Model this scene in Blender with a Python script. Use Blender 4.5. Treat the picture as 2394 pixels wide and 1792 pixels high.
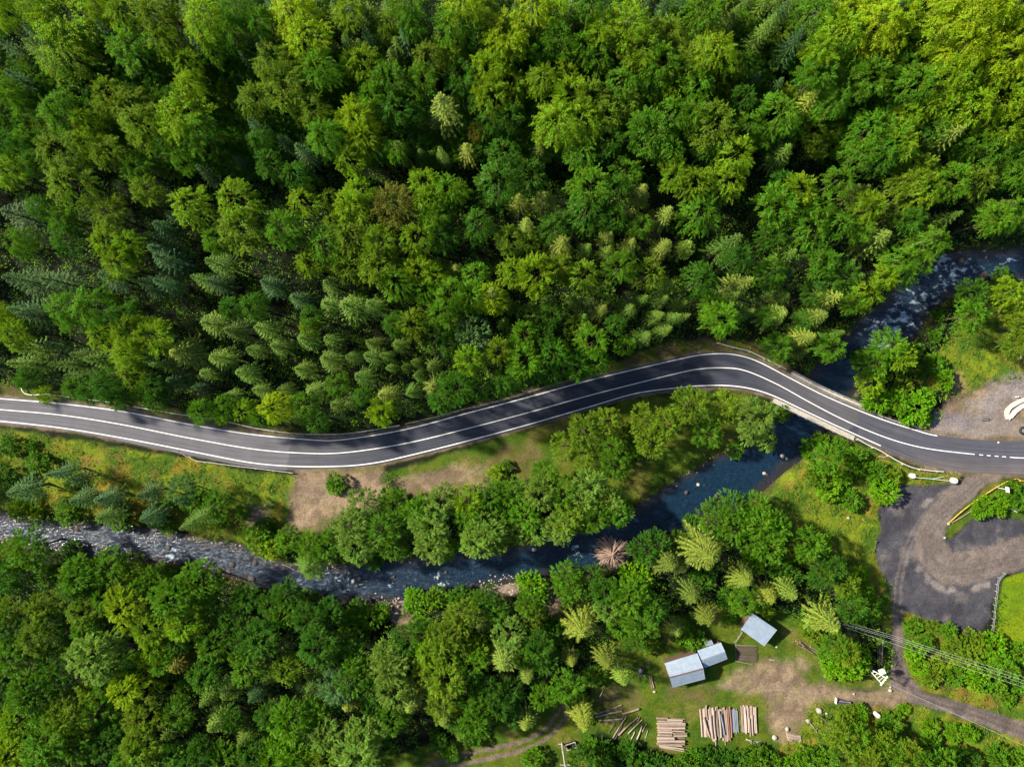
import bpy, math, random
import numpy as np

for o in list(bpy.data.objects):
    bpy.data.objects.remove(o)
scene = bpy.context.scene
COL = scene.collection
R_ = math.radians

# ------------------------------------------------------------------ camera, sky, sun, exposure
CAM_H = 160.0
cam_d = bpy.data.cameras.new('camera')
cam = bpy.data.objects.new('camera', cam_d)
COL.objects.link(cam)
cam.location = (0, 0, CAM_H)
cam.rotation_euler = (0, 0, 0)
cam_d.sensor_width = 36
cam_d.lens = 36 * CAM_H / 239.4
cam_d.clip_end = 3000
scene.camera = cam

SUN_TO = np.array([-0.945, 0.327])
SUN_TO = SUN_TO / np.linalg.norm(SUN_TO)
SUN_EL = R_(35)
world = bpy.data.worlds.new("World")
scene.world = world
world.use_nodes = True
wn = world.node_tree.nodes
bg = wn.get('Background') or wn.new('ShaderNodeBackground')
sky = wn.new('ShaderNodeTexSky')
sky.sky_type = 'NISHITA'
sky.sun_disc = False
sky.sun_elevation = SUN_EL
sky.sun_rotation = math.atan2(SUN_TO[0], SUN_TO[1])
world.node_tree.links.new(sky.outputs[0], bg.inputs[0])
bg.inputs[1].default_value = 0.065
sun_d = bpy.data.lights.new('sun', 'SUN')
sun_d.energy = 4.6
sun_d.angle = R_(3.0)
sun_d.color = (1.0, 0.91, 0.74)
sun = bpy.data.objects.new('sun', sun_d)
COL.objects.link(sun)
import mathutils
sd = mathutils.Vector((SUN_TO[0] * math.cos(SUN_EL), SUN_TO[1] * math.cos(SUN_EL), math.sin(SUN_EL)))
sun.rotation_euler = sd.to_track_quat('Z', 'Y').to_euler()
sun.location = (-150, 60, 150)
scene.view_settings.view_transform = 'Standard'
scene.view_settings.look = 'None'
scene.view_settings.exposure = 1.76
scene.view_settings.gamma = 1.0
scene.cycles.max_bounces = 6
scene.cycles.diffuse_bounces = 3
scene.cycles.transmission_bounces = 4
scene.cycles.use_adaptive_sampling = True
scene.cycles.adaptive_threshold = 0.02

# ------------------------------------------------------------------ helpers
rng = np.random.default_rng(7)
random.seed(7)

def un(px, py, z=0.0):
    """photo pixel -> world x, y of the point at height z"""
    k = (CAM_H - z) / CAM_H / 10.0
    return (np.asarray(px, float) - 1197.0) * k, (896.0 - np.asarray(py, float)) * k

def pts(lst, z=0.0):
    a = np.array(lst, float)
    x, y = un(a[:, 0], a[:, 1], z)
    return np.stack([x, y], 1)

def tag(o, label=None, cat=None, group=None, kind=None):
    if label: o['label'] = label
    if cat: o['category'] = cat
    if group: o['group'] = group
    if kind: o['kind'] = kind
    return o

def empty(name, loc=(0, 0, 0), rz=0.0, **kw):
    o = bpy.data.objects.new(name, None)
    o.empty_display_size = 0.2
    COL.objects.link(o)
    o.location = loc
    o.rotation_euler = (0, 0, rz)
    tag(o, **kw)
    return o

def np_mesh(name, V, F, mats=(), smooth=False, midx=None):
    V = np.asarray(V, np.float32).reshape(-1, 3)
    F = np.asarray(F, np.int32)
    k = F.shape[1]
    me = bpy.data.meshes.new(name)
    me.vertices.add(len(V)); me.vertices.foreach_set('co', V.ravel())
    me.loops.add(F.size); me.loops.foreach_set('vertex_index', F.ravel())
    me.polygons.add(len(F))
    me.polygons.foreach_set('loop_start', np.arange(0, F.size, k, dtype=np.int32))
    me.polygons.foreach_set('loop_total', np.full(len(F), k, np.int32))
    if smooth:
        me.polygons.foreach_set('use_smooth', np.ones(len(F), bool))
    if midx is not None:
        me.polygons.foreach_set('material_index', np.asarray(midx, np.int32))
    for m in mats: me.materials.append(m)
    me.update(calc_edges=True)
    return me

def link(name, me, parent=None, loc=None):
    o = bpy.data.objects.new(name, me)
    COL.objects.link(o)
    if parent is not None: o.parent = parent
    if loc is not None: o.location = loc
    return o

class MB:
    """collects simple solids into one mesh"""
    def __init__(self): self.v = []; self.f = []; self.mi = []; self.m = 0
    def add(self, V, F):
        b = len(self.v)
        self.v += [tuple(map(float, p)) for p in V]
        for f in F:
            self.f.append(tuple(b + i for i in f)); self.mi.append(self.m)
        return self
    def box(self, c, s, rz=0.0, tilt=0.0):
        cx, cy, cz = c; sx, sy, sz = s[0] / 2, s[1] / 2, s[2] / 2
        V = []
        for dz in (-sz, sz):
            for dx, dy in ((-sx, -sy), (sx, -sy), (sx, sy), (-sx, sy)):
                x = dx * math.cos(rz) - dy * math.sin(rz); y = dx * math.sin(rz) + dy * math.cos(rz)
                V.append((cx + x, cy + y, cz + dz + tilt * dx))
        return self.add(V, [(3, 2, 1, 0), (4, 5, 6, 7), (0, 1, 5, 4), (1, 2, 6, 5), (2, 3, 7, 6), (3, 0, 4, 7)])
    def tube(self, P, rad, n=8, cap=True):
        P = [mathutils.Vector(p) for p in P]
        if not hasattr(rad, '__len__'): rad = [rad] * len(P)
        V = []; F = []
        for i, p in enumerate(P):
            t = (P[min(i + 1, len(P) - 1)] - P[max(i - 1, 0)]).normalized()
            a = mathutils.Vector((0, 0, 1)) if abs(t.z) < 0.9 else mathutils.Vector((1, 0, 0))
            u = t.cross(a).normalized(); w = t.cross(u)
            for k in range(n):
                g = 2 * math.pi * k / n
                V.append(p + (u * math.cos(g) + w * math.sin(g)) * rad[i])
        for i in range(len(P) - 1):
            for k in range(n):
                a = i * n + k; b = i * n + (k + 1) % n
                F.append((a, b, b + n, a + n))
        if cap:
            F.append(tuple(range(n))); F.append(tuple((len(P) - 1) * n + k for k in reversed(range(n))))
        return self.add(V, F)
    def build(self, name, mats, parent=None, loc=None, smooth=False, bevel=0.0):
        me = bpy.data.meshes.new(name)
        me.from_pydata(self.v, [], self.f)
        if not isinstance(mats, (list, tuple)): mats = [mats]
        for m in mats: me.materials.append(m)
        me.polygons.foreach_set('material_index', np.array(self.mi, np.int32))
        if smooth: me.polygons.foreach_set('use_smooth', np.ones(len(self.f), bool))
        me.update()
        o = link(name, me, parent, loc)
        if bevel:
            b = o.modifiers.new('bevel', 'BEVEL'); b.width = bevel; b.segments = 1
        return o

def _hash(ix, iy, seed):
    h = (ix.astype(np.int64) * 374761393 + iy.astype(np.int64) * 668265263 + seed * 974634777) & 0xFFFFFFFF
    h = ((h ^ (h >> 13)) * 1274126177) & 0xFFFFFFFF
    return ((h ^ (h >> 16)) & 0xFFFF) / 65535.0

def vn(x, y, s, seed=0):
    x = np.asarray(x, float) / s; y = np.asarray(y, float) / s
    ix = np.floor(x); iy = np.floor(y); fx = x - ix; fy = y - iy
    fx = fx * fx * (3 - 2 * fx); fy = fy * fy * (3 - 2 * fy)
    a = _hash(ix, iy, seed); b = _hash(ix + 1, iy, seed); c = _hash(ix, iy + 1, seed); d = _hash(ix + 1, iy + 1, seed)
    return (a * (1 - fx) + b * fx) * (1 - fy) + (c * (1 - fx) + d * fx) * fy

def fbm(x, y, s, seed=0):
    return 0.5 * vn(x, y, s, seed) + 0.3 * vn(x, y, s / 2.3, seed + 1) + 0.2 * vn(x, y, s / 5.1, seed + 2)

def sstep(a, b, x):
    t = np.clip((x - a) / (b - a), 0, 1)
    return t * t * (3 - 2 * t)

def inside(poly, x, y):
    r = np.zeros(np.shape(x), bool)
    n = len(poly)
    for i in range(n):
        x0, y0 = poly[i]; x1, y1 = poly[(i + 1) % n]
        if y0 == y1: continue
        c = ((y0 > y) != (y1 > y)) & (x < (x1 - x0) * (y - y0) / (y1 - y0) + x0)
        r ^= c
    return r

def dist_line(P, x, y, closed=False):
    d = np.full(np.shape(x), 1e9)
    n = len(P)
    for i in range(n if closed else n - 1):
        x0, y0 = P[i]; x1, y1 = P[(i + 1) % n]
        dx, dy = x1 - x0, y1 - y0
        t = np.clip(((x - x0) * dx + (y - y0) * dy) / (dx * dx + dy * dy + 1e-12), 0, 1)
        d = np.minimum(d, (x - x0 - t * dx) ** 2 + (y - y0 - t * dy) ** 2)
    return np.sqrt(d)

def sdist(poly, x, y):
    d = dist_line(poly, x, y, True)
    return np.where(inside(poly, x, y), -d, d)

def resample(P, step):
    P = np.asarray(P, float)
    # Catmull-Rom then arc-length resample
    Q = [P[0]]
    ext = np.vstack([2 * P[0] - P[1], P, 2 * P[-1] - P[-2]])
    for i in range(1, len(ext) - 2):
        p0, p1, p2, p3 = ext[i - 1:i + 3]
        for t in np.linspace(0, 1, 13)[1:]:
            Q.append(0.5 * ((2 * p1) + (-p0 + p2) * t + (2 * p0 - 5 * p1 + 4 * p2 - p3) * t * t + (-p0 + 3 * p1 - 3 * p2 + p3) * t ** 3))
    Q = np.array(Q)
    for _ in range(3):
        Q[1:-1] = 0.25 * Q[:-2] + 0.5 * Q[1:-1] + 0.25 * Q[2:]
    s = np.r_[0, np.cumsum(np.linalg.norm(np.diff(Q, axis=0), axis=1))]
    n = max(2, int(round(s[-1] / step)) + 1)
    g = np.linspace(0, s[-1], n)
    return np.stack([np.interp(g, s, Q[:, k]) for k in range(Q.shape[1])], 1)

def normals2(P):
    t = np.gradient(P, axis=0)
    t /= np.linalg.norm(t, axis=1)[:, None] + 1e-9
    return np.stack([-t[:, 1], t[:, 0]], 1)

# ------------------------------------------------------------------ materials
def new_mat(name):
    m = bpy.data.materials.new(name); m.use_nodes = True
    nt = m.node_tree
    return m, nt, nt.nodes['Principled BSDF']

def N(nt, kind, **kw):
    n = nt.nodes.new(kind)
    for k, v in kw.items(): setattr(n, k, v)
    return n

def noise(nt, scale, detail=4, rough=0.6, coord='Object', vec=None):
    if vec is None:
        tc = N(nt, 'ShaderNodeTexCoord'); vec = tc.outputs[coord]
    n = N(nt, 'ShaderNodeTexNoise'); n.inputs['Scale'].default_value = scale
    n.inputs['Detail'].default_value = detail; n.inputs['Roughness'].default_value = rough
    nt.links.new(vec, n.inputs['Vector'])
    return n.outputs['Fac']

def mapr(nt, v, a, b, c, d):
    n = N(nt, 'ShaderNodeMapRange'); n.inputs[1].default_value = a; n.inputs[2].default_value = b
    n.inputs[3].default_value = c; n.inputs[4].default_value = d
    nt.links.new(v, n.inputs[0]); return n.outputs[0]

def mul(nt, col, fac):
    n = N(nt, 'ShaderNodeVectorMath', operation='MULTIPLY')
    nt.links.new(col, n.inputs[0]); nt.links.new(fac, n.inputs[1]); return n.outputs[0]

def mixc(nt, fac, a, b):
    n = N(nt, 'ShaderNodeMix', data_type='RGBA')
    for s, v in ((n.inputs[0], fac), (n.inputs[6], a), (n.inputs[7], b)):
        if hasattr(v, 'links'): nt.links.new(v, s)
        elif hasattr(v, '__len__'): s.default_value = (*v[:3], 1)
        else: s.default_value = v
    return n.outputs[2]

def bump(nt, bsdf, h, strength=0.4, dist=0.1):
    b = N(nt, 'ShaderNodeBump'); b.inputs['Strength'].default_value = strength; b.inputs['Distance'].default_value = dist
    nt.links.new(h, b.inputs['Height']); nt.links.new(b.outputs[0], bsdf.inputs['Normal'])

def simple(name, col, rough=0.8, scale=3.0, var=0.35, metal=0.0, bmp=0.3, coord='Object', col2=None, spec=0.3):
    col = tuple(c * 0.74 for c in col)
    m, nt, p = new_mat(name)
    f = noise(nt, scale, 5, 0.65, coord)
    if col2 is None: col2 = tuple(c * (1 - var) for c in col)
    c = mixc(nt, mapr(nt, f, 0.35, 0.65, 0, 1), col, col2)
    nt.links.new(c, p.inputs['Base Color'])
    p.inputs['Roughness'].default_value = rough; p.inputs['Metallic'].default_value = metal
    p.inputs['Specular IOR Level'].default_value = spec
    if bmp: bump(nt, p, noise(nt, scale * 4, 4, 0.7, coord), bmp, 0.05)
    return m

def foliage(name, trans=0.35, var=0.5, hue=0.06):
    """leaf colour comes from the object's own colour; each leaf and each spray differ a little"""
    m, nt, p = new_mat(name)
    nt.nodes.remove(p)
    out = nt.nodes['Material Output']
    oi = N(nt, 'ShaderNodeObjectInfo')
    at = N(nt, 'ShaderNodeAttribute'); at.attribute_name = 'tint'
    sep = N(nt, 'ShaderNodeSeparateColor'); nt.links.new(at.outputs['Color'], sep.inputs[0])
    k = mapr(nt, sep.outputs[0], 0, 1, 1 - var, 1 + var)
    c = mul(nt, oi.outputs['Color'], k)
    hs = N(nt, 'ShaderNodeHueSaturation')
    nt.links.new(mapr(nt, sep.outputs[1], 0, 1, 0.5 - hue * 0.5, 0.5 + hue * 0.5), hs.inputs['Hue'])
    nt.links.new(c, hs.inputs['Color'])
    d = N(nt, 'ShaderNodeBsdfDiffuse'); t = N(nt, 'ShaderNodeBsdfTranslucent'); g = N(nt, 'ShaderNodeBsdfGlossy')
    g.inputs['Roughness'].default_value = 0.55; g.inputs['Color'].default_value = (0.8, 0.85, 0.7, 1)
    nt.links.new(hs.outputs[0], d.inputs[0])
    hs2 = N(nt, 'ShaderNodeMix', data_type='RGBA', blend_type='MULTIPLY'); hs2.inputs[0].default_value = 1
    nt.links.new(hs.outputs[0], hs2.inputs[6]); hs2.inputs[7].default_value = (1.25, 1.2, 0.5, 1)
    nt.links.new(hs2.outputs[2], t.inputs[0])
    m1 = N(nt, 'ShaderNodeMixShader'); m1.inputs[0].default_value = trans
    nt.links.new(d.outputs[0], m1.inputs[1]); nt.links.new(t.outputs[0], m1.inputs[2])
    m2 = N(nt, 'ShaderNodeMixShader'); m2.inputs[0].default_value = 0.012
    nt.links.new(m1.outputs[0], m2.inputs[1]); nt.links.new(g.outputs[0], m2.inputs[2])
    nt.links.new(m2.outputs[0], out.inputs[0])
    return m

M = {}
M['leaf'] = foliage('leaf', 0.38, 0.40, 0.07)
M['needle'] = foliage('needle', 0.12, 0.62, 0.05)
M['bark'] = simple('bark', (0.10, 0.075, 0.05), 0.95, 4, 0.5)
M['barkpale'] = simple('bark_pale', (0.34, 0.31, 0.26), 0.9, 3, 0.5)
M['dead'] = simple('dead_twigs', (0.40, 0.27, 0.21), 0.95, 3, 0.3)
M['concrete'] = simple('concrete', (0.46, 0.42, 0.37), 0.9, 2.0, 0.35)
M['concdark'] = simple('concrete_weathered', (0.20, 0.18, 0.155), 0.9, 1.5, 0.5)
M['galv'] = simple('galvanised_steel', (0.50, 0.51, 0.50), 0.5, 2.0, 0.35, 0.35)
M['steel'] = simple('weathered_steel', (0.30, 0.31, 0.30), 0.55, 2.0, 0.4, 0.4)
M['white'] = simple('white_paint', (0.60, 0.60, 0.585), 0.6, 2.5, 0.18)
M['yellow'] = simple('yellow_paint', (0.62, 0.42, 0.08), 0.65, 3, 0.35)
M['wood'] = simple('weathered_boards', (0.13, 0.085, 0.055), 0.9, 3, 0.5)
M['rust'] = simple('rusty_sheet', (0.30, 0.09, 0.035), 0.85, 3, 0.5)
M['rock'] = simple('pale_rock', (0.40, 0.37, 0.32), 0.9, 2.5, 0.45, bmp=0.6)
M['rockdark'] = simple('brown_rock', (0.065, 0.054, 0.047), 0.8, 2.0, 0.5, bmp=0.6)
M['rubber'] = simple('black_rubber', (0.02, 0.02, 0.022), 0.75, 4, 0.3)
M['darkgrey'] = simple('dark_grey_metal', (0.10, 0.10, 0.115), 0.55, 3, 0.4, 0.2)
M['wire'] = simple('aluminium_wire', (0.80, 0.80, 0.78), 0.4, 2, 0.1, 0.2, bmp=0)
# ------------------------------------------------------------------ setting: outlines read off the photograph (pixels)
WATER_Z = -1.2
NB = [(-420, 1150), (-200, 1170), (0, 1200), (60, 1208), (130, 1222), (260, 1225), (330, 1238), (400, 1243), (470, 1262), (560, 1275), (600, 1298),
      (650, 1316), (780, 1322), (860, 1318), (920, 1312), (1040, 1298), (1080, 1288), (1170, 1292), (1240, 1264), (1360, 1240),
      (1400, 1220), (1460, 1208), (1510, 1170), (1580, 1128), (1650, 1085), (1720, 1046), (1775, 1010), (1822, 965), (1870, 905),
      (1905, 862), (1935, 830), (1985, 780), (2045, 722), (2085, 690), (2120, 640), (2180, 604), (2260, 590), (2394, 582), (2700, 560), (2900, 560)]
SB = [(2900, 640), (2700, 645), (2394, 652), (2310, 655), (2255, 668), (2205, 700), (2165, 740), (2140, 790), (2100, 810), (2040, 830), (2015, 880),
      (1985, 930), (1945, 985), (1900, 1030), (1880, 1066), (1835, 1098), (1800, 1130), (1740, 1178), (1640, 1208), (1600, 1242), (1480, 1300), (1400, 1325),
      (1300, 1345), (1200, 1358), (1120, 1374), (1050, 1386), (960, 1398), (900, 1404), (850, 1408), (760, 1404), (660, 1386),
      (560, 1348), (480, 1330), (400, 1318), (340, 1305), (230, 1298), (140, 1286), (60, 1270), (0, 1258), (-200, 1235), (-420, 1215)]
RIVER = np.vstack([resample(pts(NB, WATER_Z), 4.0), resample(pts(SB, WATER_Z), 4.0)])

UP = [(-420, 905), (-200, 915), (0, 931.5), (145, 943.5), (290, 962), (435, 990), (580, 1014), (725, 1027.5), (800, 1027.5), (945, 1004), (1090, 966), (1235, 928), (1380, 888), (1525, 853.6),
      (1594, 838), (1637, 829.5), (1685, 826.4), (1728, 830.5), (1775, 846), (1848, 884), (1920, 921), (1993, 953), (2065, 981), (2137, 1004), (2192, 1018.5), (2290, 1029), (2394, 1032), (2600, 1034), (2850, 1034)]
MID = [(-420, 930), (-200, 940), (0, 957), (145, 970), (290, 993), (435, 1022), (580, 1047.5), (688, 1057.6), (800, 1058), (945, 1036.6), (1090, 1002), (1235, 964), (1380, 923.5), (1525, 886.5), (1600, 868.5),
       (1637, 862), (1685, 859.4), (1739, 865), (1811, 895), (1884, 935), (1956, 973), (2029, 1006), (2101, 1032), (2174, 1049), (2279, 1061.5), (2361, 1068), (2394, 1070), (2600, 1076), (2850, 1078)]
LO = [(-420, 956), (-200, 966), (0, 984), (145, 1000), (290, 1024), (435, 1052), (580, 1080), (688, 1089.5), (800, 1089), (872, 1082), (945, 1067), (1090, 1031), (1235, 992), (1380, 950), (1488, 919), (1594, 905),
      (1648, 901), (1703, 901), (1757, 908.5), (1811, 926), (1884, 961), (1956, 995), (2011, 1020), (2060, 1042), (2100, 1061), (2148, 1080), (2186, 1090), (2242, 1100), (2300, 1104), (2394, 1107), (2600, 1112), (2850, 1116)]
RZ = 0.06
NS = 900
def to_n(P, n):
    Q = resample(P, 0.4)
    s = np.linspace(0, 1, len(Q)); g = np.linspace(0, 1, n)
    return np.stack([np.interp(g, s, Q[:, k]) for k in range(2)], 1)
road_up = to_n(pts(UP, RZ), NS); road_mid = to_n(pts(MID, RZ), NS); road_lo = to_n(pts(LO, RZ), NS)
ROADC = road_mid[::8]

def yroad(x):
    return np.interp(x, road_mid[:, 0], road_mid[:, 1])

RIVC = resample(pts([(-420, 1182), (0, 1228), (200, 1260), (400, 1285), (600, 1340), (800, 1362), (1000, 1345), (1200, 1325), (1400, 1270), (1550, 1215), (1700, 1130),
                (1830, 1040), (1930, 930), (2020, 800), (2120, 710), (2220, 630), (2394, 615), (2900, 600)]), 6)

def terrain(x, y, sd=None):
    x = np.asarray(x, float); y = np.asarray(y, float)
    if sd is None: sd = sdist(RIVER, x, y)
    far = sstep(0, 45, dist_line(RIVC, x, y) - 10)
    d = np.maximum(y - yroad(x) - 7.0, 0)
    hill = (0.10 * d + 0.0006 * d * d) * far * (0.8 + 0.4 * fbm(x, y, 40, 3))
    d2 = np.maximum(-50 - y, 0) * sstep(40, -40, x)
    hill = hill + 0.06 * d2 * far
    droad = dist_line(ROADC, x, y)
    bumpy = (fbm(x, y, 5, 11) - 0.5) * 0.5 * sstep(6.5, 12, droad)
    h = hill + bumpy
    bank = sstep(3.2 + 1.6 * (vn(x, y, 6, 5) - 0.5), 0.0, sd)
    h = h * (1 - bank) + bank * (WATER_Z - 0.05)
    h = np.where(sd < 0, WATER_Z - 0.05 - 1.0 * sstep(0, -2.5, sd), h)
    return h

# ---- ground zones -----------------------------------------------------------------------------------
Z = {}
Z['meadow'] = [[(-420, 985), (0, 1000), (300, 1048), (500, 1082), (600, 1103), (692, 1108), (690, 1160), (668, 1240), (640, 1300), (560, 1268), (420, 1240), (260, 1215), (120, 1200), (0, 1190), (-420, 1140)],
               [(1740, 1180), (1800, 1130), (1850, 1090), (1910, 1040), (1960, 1020), (2060, 1060), (2130, 1095), (2210, 1102), (2245, 1110), (2235, 1130), (2107, 1136), (2090, 1172), (2055, 1190), (2062, 1235),
                (2045, 1290), (2062, 1340), (2087, 1410), (2080, 1480), (2000, 1420), (1900, 1330), (1820, 1290), (1760, 1240)],
               [(2200, 820), (2240, 760), (2320, 720), (2394, 700), (2700, 700), (2700, 900), (2394, 892), (2330, 890), (2260, 925), (2215, 912), (2140, 900), (2120, 860)],
               [(2095, 1420), (2118, 1428), (2150, 1440), (2190, 1460), (2240, 1478), (2300, 1482), (2330, 1490), (2394, 1545), (2700, 1640), (2700, 1800), (2394, 1690), (2246, 1641), (2159, 1616), (2127, 1583), (2112, 1536)],
               [(1800, 1792), (1850, 1720), (1880, 1660), (1910, 1640), (2000, 1648), (2130, 1645), (2210, 1664), (2394, 1730), (2700, 1830), (2700, 1900), (1800, 1900)]]
Z['grass'] = [[(1380, 1560), (1450, 1480), (1560, 1440), (1700, 1420), (1830, 1425), (1960, 1500), (2020, 1560), (2085, 1580), (2080, 1612), (1990, 1612), (1940, 1660), (1860, 1720), (1840, 1760), (1700, 1760), (1610, 1770), (1500, 1740), (1380, 1700)],
              [(900, 1105), (1010, 1075), (1090, 1045), (1235, 1005), (1380, 962), (1500, 930), (1640, 912), (1700, 912), (1760, 925), (1830, 960), (1800, 1010), (1700, 1060), (1560, 1140), (1480, 1190), (1380, 1200), (1260, 1120), (1140, 1110), (1060, 1100), (930, 1125)],
              [(2220, 1262), (2208, 1240), (2215, 1222), (2300, 1140), (2340, 1118), (2394, 1122), (2700, 1130), (2700, 1215), (2394, 1216), (2330, 1206), (2290, 1208), (2255, 1226)],
              [(850, 1770), (1000, 1740), (1150, 1700), (1290, 1640), (1340, 1620), (1400, 1700), (1360, 1800), (1200, 1900), (800, 1900)],
              [(600, 1180), (670, 1240), (740, 1235), (700, 1290), (560, 1270)]]
Z['lawn'] = [[(2330, 1490), (2334, 1400), (2345, 1352), (2394, 1336), (2700, 1330), (2700, 1560), (2394, 1545), (2345, 1510)]]
Z['verge'] = [[(-420, 880), (0, 895), (60, 905), (340, 945), (640, 1000), (800, 1012), (940, 992), (1343, 882), (1450, 840), (1560, 800), (1660, 790), (1760, 800), (1840, 850), (1920, 921), (1848, 884), (1775, 846), (1685, 826), (1594, 838), (1380, 888), (1090, 966), (800, 1027), (580, 1014), (290, 962), (0, 931), (-420, 905)]]
Z['dirt'] = [[(692, 1094), (800, 1094), (895, 1084), (892, 1118), (912, 1146), (928, 1172), (880, 1178), (810, 1200), (740, 1238), (668, 1244), (680, 1165)],
             [(925, 1122), (1010, 1100), (1060, 1090), (1136, 1094), (1140, 1140), (1060, 1158), (1000, 1168), (930, 1162)],
             [(1770, 1548), (1800, 1535), (1850, 1548), (1890, 1590), (1960, 1606), (2010, 1616), (2062, 1614), (2086, 1590), (2130, 1640), (2080, 1650), (2000, 1646), (1960, 1634), (1905, 1640), (1885, 1660), (1880, 1690), (1868, 1715), (1835, 1735), (1792, 1705), (1800, 1650), (1780, 1625), (1700, 1612), (1680, 1600), (1720, 1570)],
             [(2196, 968), (2214, 938), (2262, 924), (2300, 898), (2394, 888), (2700, 888), (2700, 1036), (2394, 1033), (2290, 1030), (2195, 1019), (2150, 1002)],
             [(930, 1440), (985, 1435), (1010, 1450), (1000, 1490), (930, 1490)], [(1284, 1372), (1300, 1372), (1312, 1420), (1308, 1440), (1282, 1436)],
             [(572, 1190), (625, 1185), (620, 1230), (585, 1235)], [(2225, 872), (2240, 872), (2258, 940), (2240, 930)],
             [(1860, 1535), (1885, 1540), (1895, 1565), (1870, 1570)]]
Z['mud'] = [[(1400, 1610), (1480, 1600), (1500, 1640), (1430, 1660), (1380, 1660)], [(1130, 1085), (1180, 1040), (1270, 1020), (1270, 1080), (1215, 1140), (1150, 1130)],
            [(2140, 1560), (2180, 1545), (2240, 1580), (2210, 1620)], [(1560, 1580), (1600, 1610), (1680, 1600), (1660, 1640), (1560, 1640)]]
Z['gravel'] = [[(2107, 1134), (2245, 1130), (2262, 1107), (2340, 1110), (2345, 1118), (2300, 1140), (2235, 1200), (2208, 1232), (2212, 1262), (2222, 1262), (2256, 1228), (2292, 1210), (2332, 1208), (2394, 1218), (2700, 1220), (2700, 1330), (2394, 1336), (2348, 1340), (2328, 1390),
                (2312, 1448), (2290, 1482), (2232, 1474), (2190, 1458), (2150, 1440), (2116, 1428), (2088, 1412), (2075, 1360), (2060, 1332), (2045, 1288), (2060, 1236), (2053, 1200), (2055, 1186), (2090, 1170)]]
Z['pebble'] = [[(660, 1392), (760, 1408), (850, 1412), (945, 1392), (945, 1420), (930, 1450), (920, 1465), (905, 1440), (880, 1412), (780, 1415), (680, 1405)],
               [(1110, 1372), (1150, 1350), (1230, 1345), (1225, 1385), (1170, 1392), (1120, 1385)], [(1040, 1385), (1100, 1378), (1110, 1392), (1050, 1398)]]
Z['lane'] = [[(2088, 1400), (2112, 1424), (2112, 1536), (2127, 1583), (2159, 1616), (2246, 1641), (2394, 1686), (2700, 1780), (2700, 1830), (2394, 1729), (2210, 1663), (2130, 1643), (2086, 1600), (2081, 1590), (2086, 1480)]]
ZP = {k: [pts(p) for p in v] for k, v in Z.items()}
TRACK1 = resample(pts([(2310, 1106), (2250, 1160), (2195, 1215), (2172, 1262), (2185, 1300), (2225, 1330), (2290, 1322), (2394, 1290), (2700, 1250)]), 1.0)
TRACK2 = resample(pts([(900, 1850), (1010, 1790), (1110, 1762), (1210, 1742), (1275, 1712), (1315, 1665), (1340, 1630)]), 1.0)
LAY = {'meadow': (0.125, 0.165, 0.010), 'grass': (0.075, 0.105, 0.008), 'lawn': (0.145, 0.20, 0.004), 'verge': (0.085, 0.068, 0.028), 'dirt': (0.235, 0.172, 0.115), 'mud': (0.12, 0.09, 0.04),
       'gravel': (0.060, 0.058, 0.070), 'pebble': (0.21, 0.165, 0.13), 'lane': (0.10, 0.083, 0.08), 'floor': (0.010, 0.014, 0.006), 'bank': (0.05, 0.034, 0.018)}  # floor is near-black: canopy shade put into the colour

def zone(name, x, y, soft=0.6, warp=0.9, seed=0):
    wx = x + (fbm(x, y, 2.6, 20 + seed) - 0.5) * 2 * warp; wy = y + (fbm(x, y, 2.6, 40 + seed) - 0.5) * 2 * warp
    w = np.zeros(np.shape(x))
    for P in ZP[name]:
        lo = P.min(0) - 3; hi = P.max(0) + 3
        m = (x > lo[0]) & (x < hi[0]) & (y > lo[1]) & (y < hi[1])
        if m.any():
            w[m] = np.maximum(w[m], sstep(soft, -soft, sdist(P, wx[m], wy[m])))
    return w

xs = np.r_[np.linspace(-420, -140, 30)[:-1], np.arange(-140, 140.1, 0.36), np.linspace(140.4, 420, 30)]
ys = np.r_[np.linspace(-360, -108, 26)[:-1], np.arange(-108, 108.1, 0.36), np.linspace(108.4, 360, 26)]
GX, GY = np.meshgrid(xs, ys)
gx, gy = GX.ravel(), GY.ravel()
gsd = sdist(RIVER, gx, gy)
gz = terrain(gx, gy, gsd)
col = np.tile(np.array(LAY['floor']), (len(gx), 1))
def lay(w, c, var=None, c2=None, s=3.0, seed=0, amt=1.0):
    global col
    c = np.asarray(c, float)[None, :]
    if c2 is not None:
        k = sstep(0.38, 0.62, fbm(gx, gy, s, 60 + seed))[:, None] * amt
        c = c * (1 - k) + np.asarray(c2, float)[None, :] * k
    col = col * (1 - w[:, None]) + c * w[:, None]
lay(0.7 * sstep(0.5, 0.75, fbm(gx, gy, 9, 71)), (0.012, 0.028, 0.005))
WZ = {k: zone(k, gx, gy, seed=i) for i, k in enumerate(['meadow', 'grass', 'verge', 'mud', 'dirt'])}
lay(WZ['verge'], LAY['verge'], None, (0.065, 0.085, 0.010), 4, 1)
lay(WZ['grass'], LAY['grass'], None, (0.042, 0.088, 0.006), 4.5, 2)
lay(0.6 * WZ['grass'] * sstep(0.55, 0.75, fbm(gx, gy, 6, 77)), (0.155, 0.125, 0.035))
lay(WZ['meadow'], LAY['meadow'], None, (0.05, 0.10, 0.007), 3.2, 3)
lay(0.7 * WZ['meadow'] * sstep(0.54, 0.70, fbm(gx, gy, 5, 78)), (0.20, 0.145, 0.018))
lay(0.5 * WZ['meadow'] * sstep(0.60, 0.75, fbm(gx, gy, 3, 79)), (0.15, 0.08, 0.03))
w = zone('mud', gx, gy, 1.6, 1.6, 5); lay(0.8 * w, LAY['mud'], None, (0.085, 0.09, 0.015), 2.0, 4)
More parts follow.
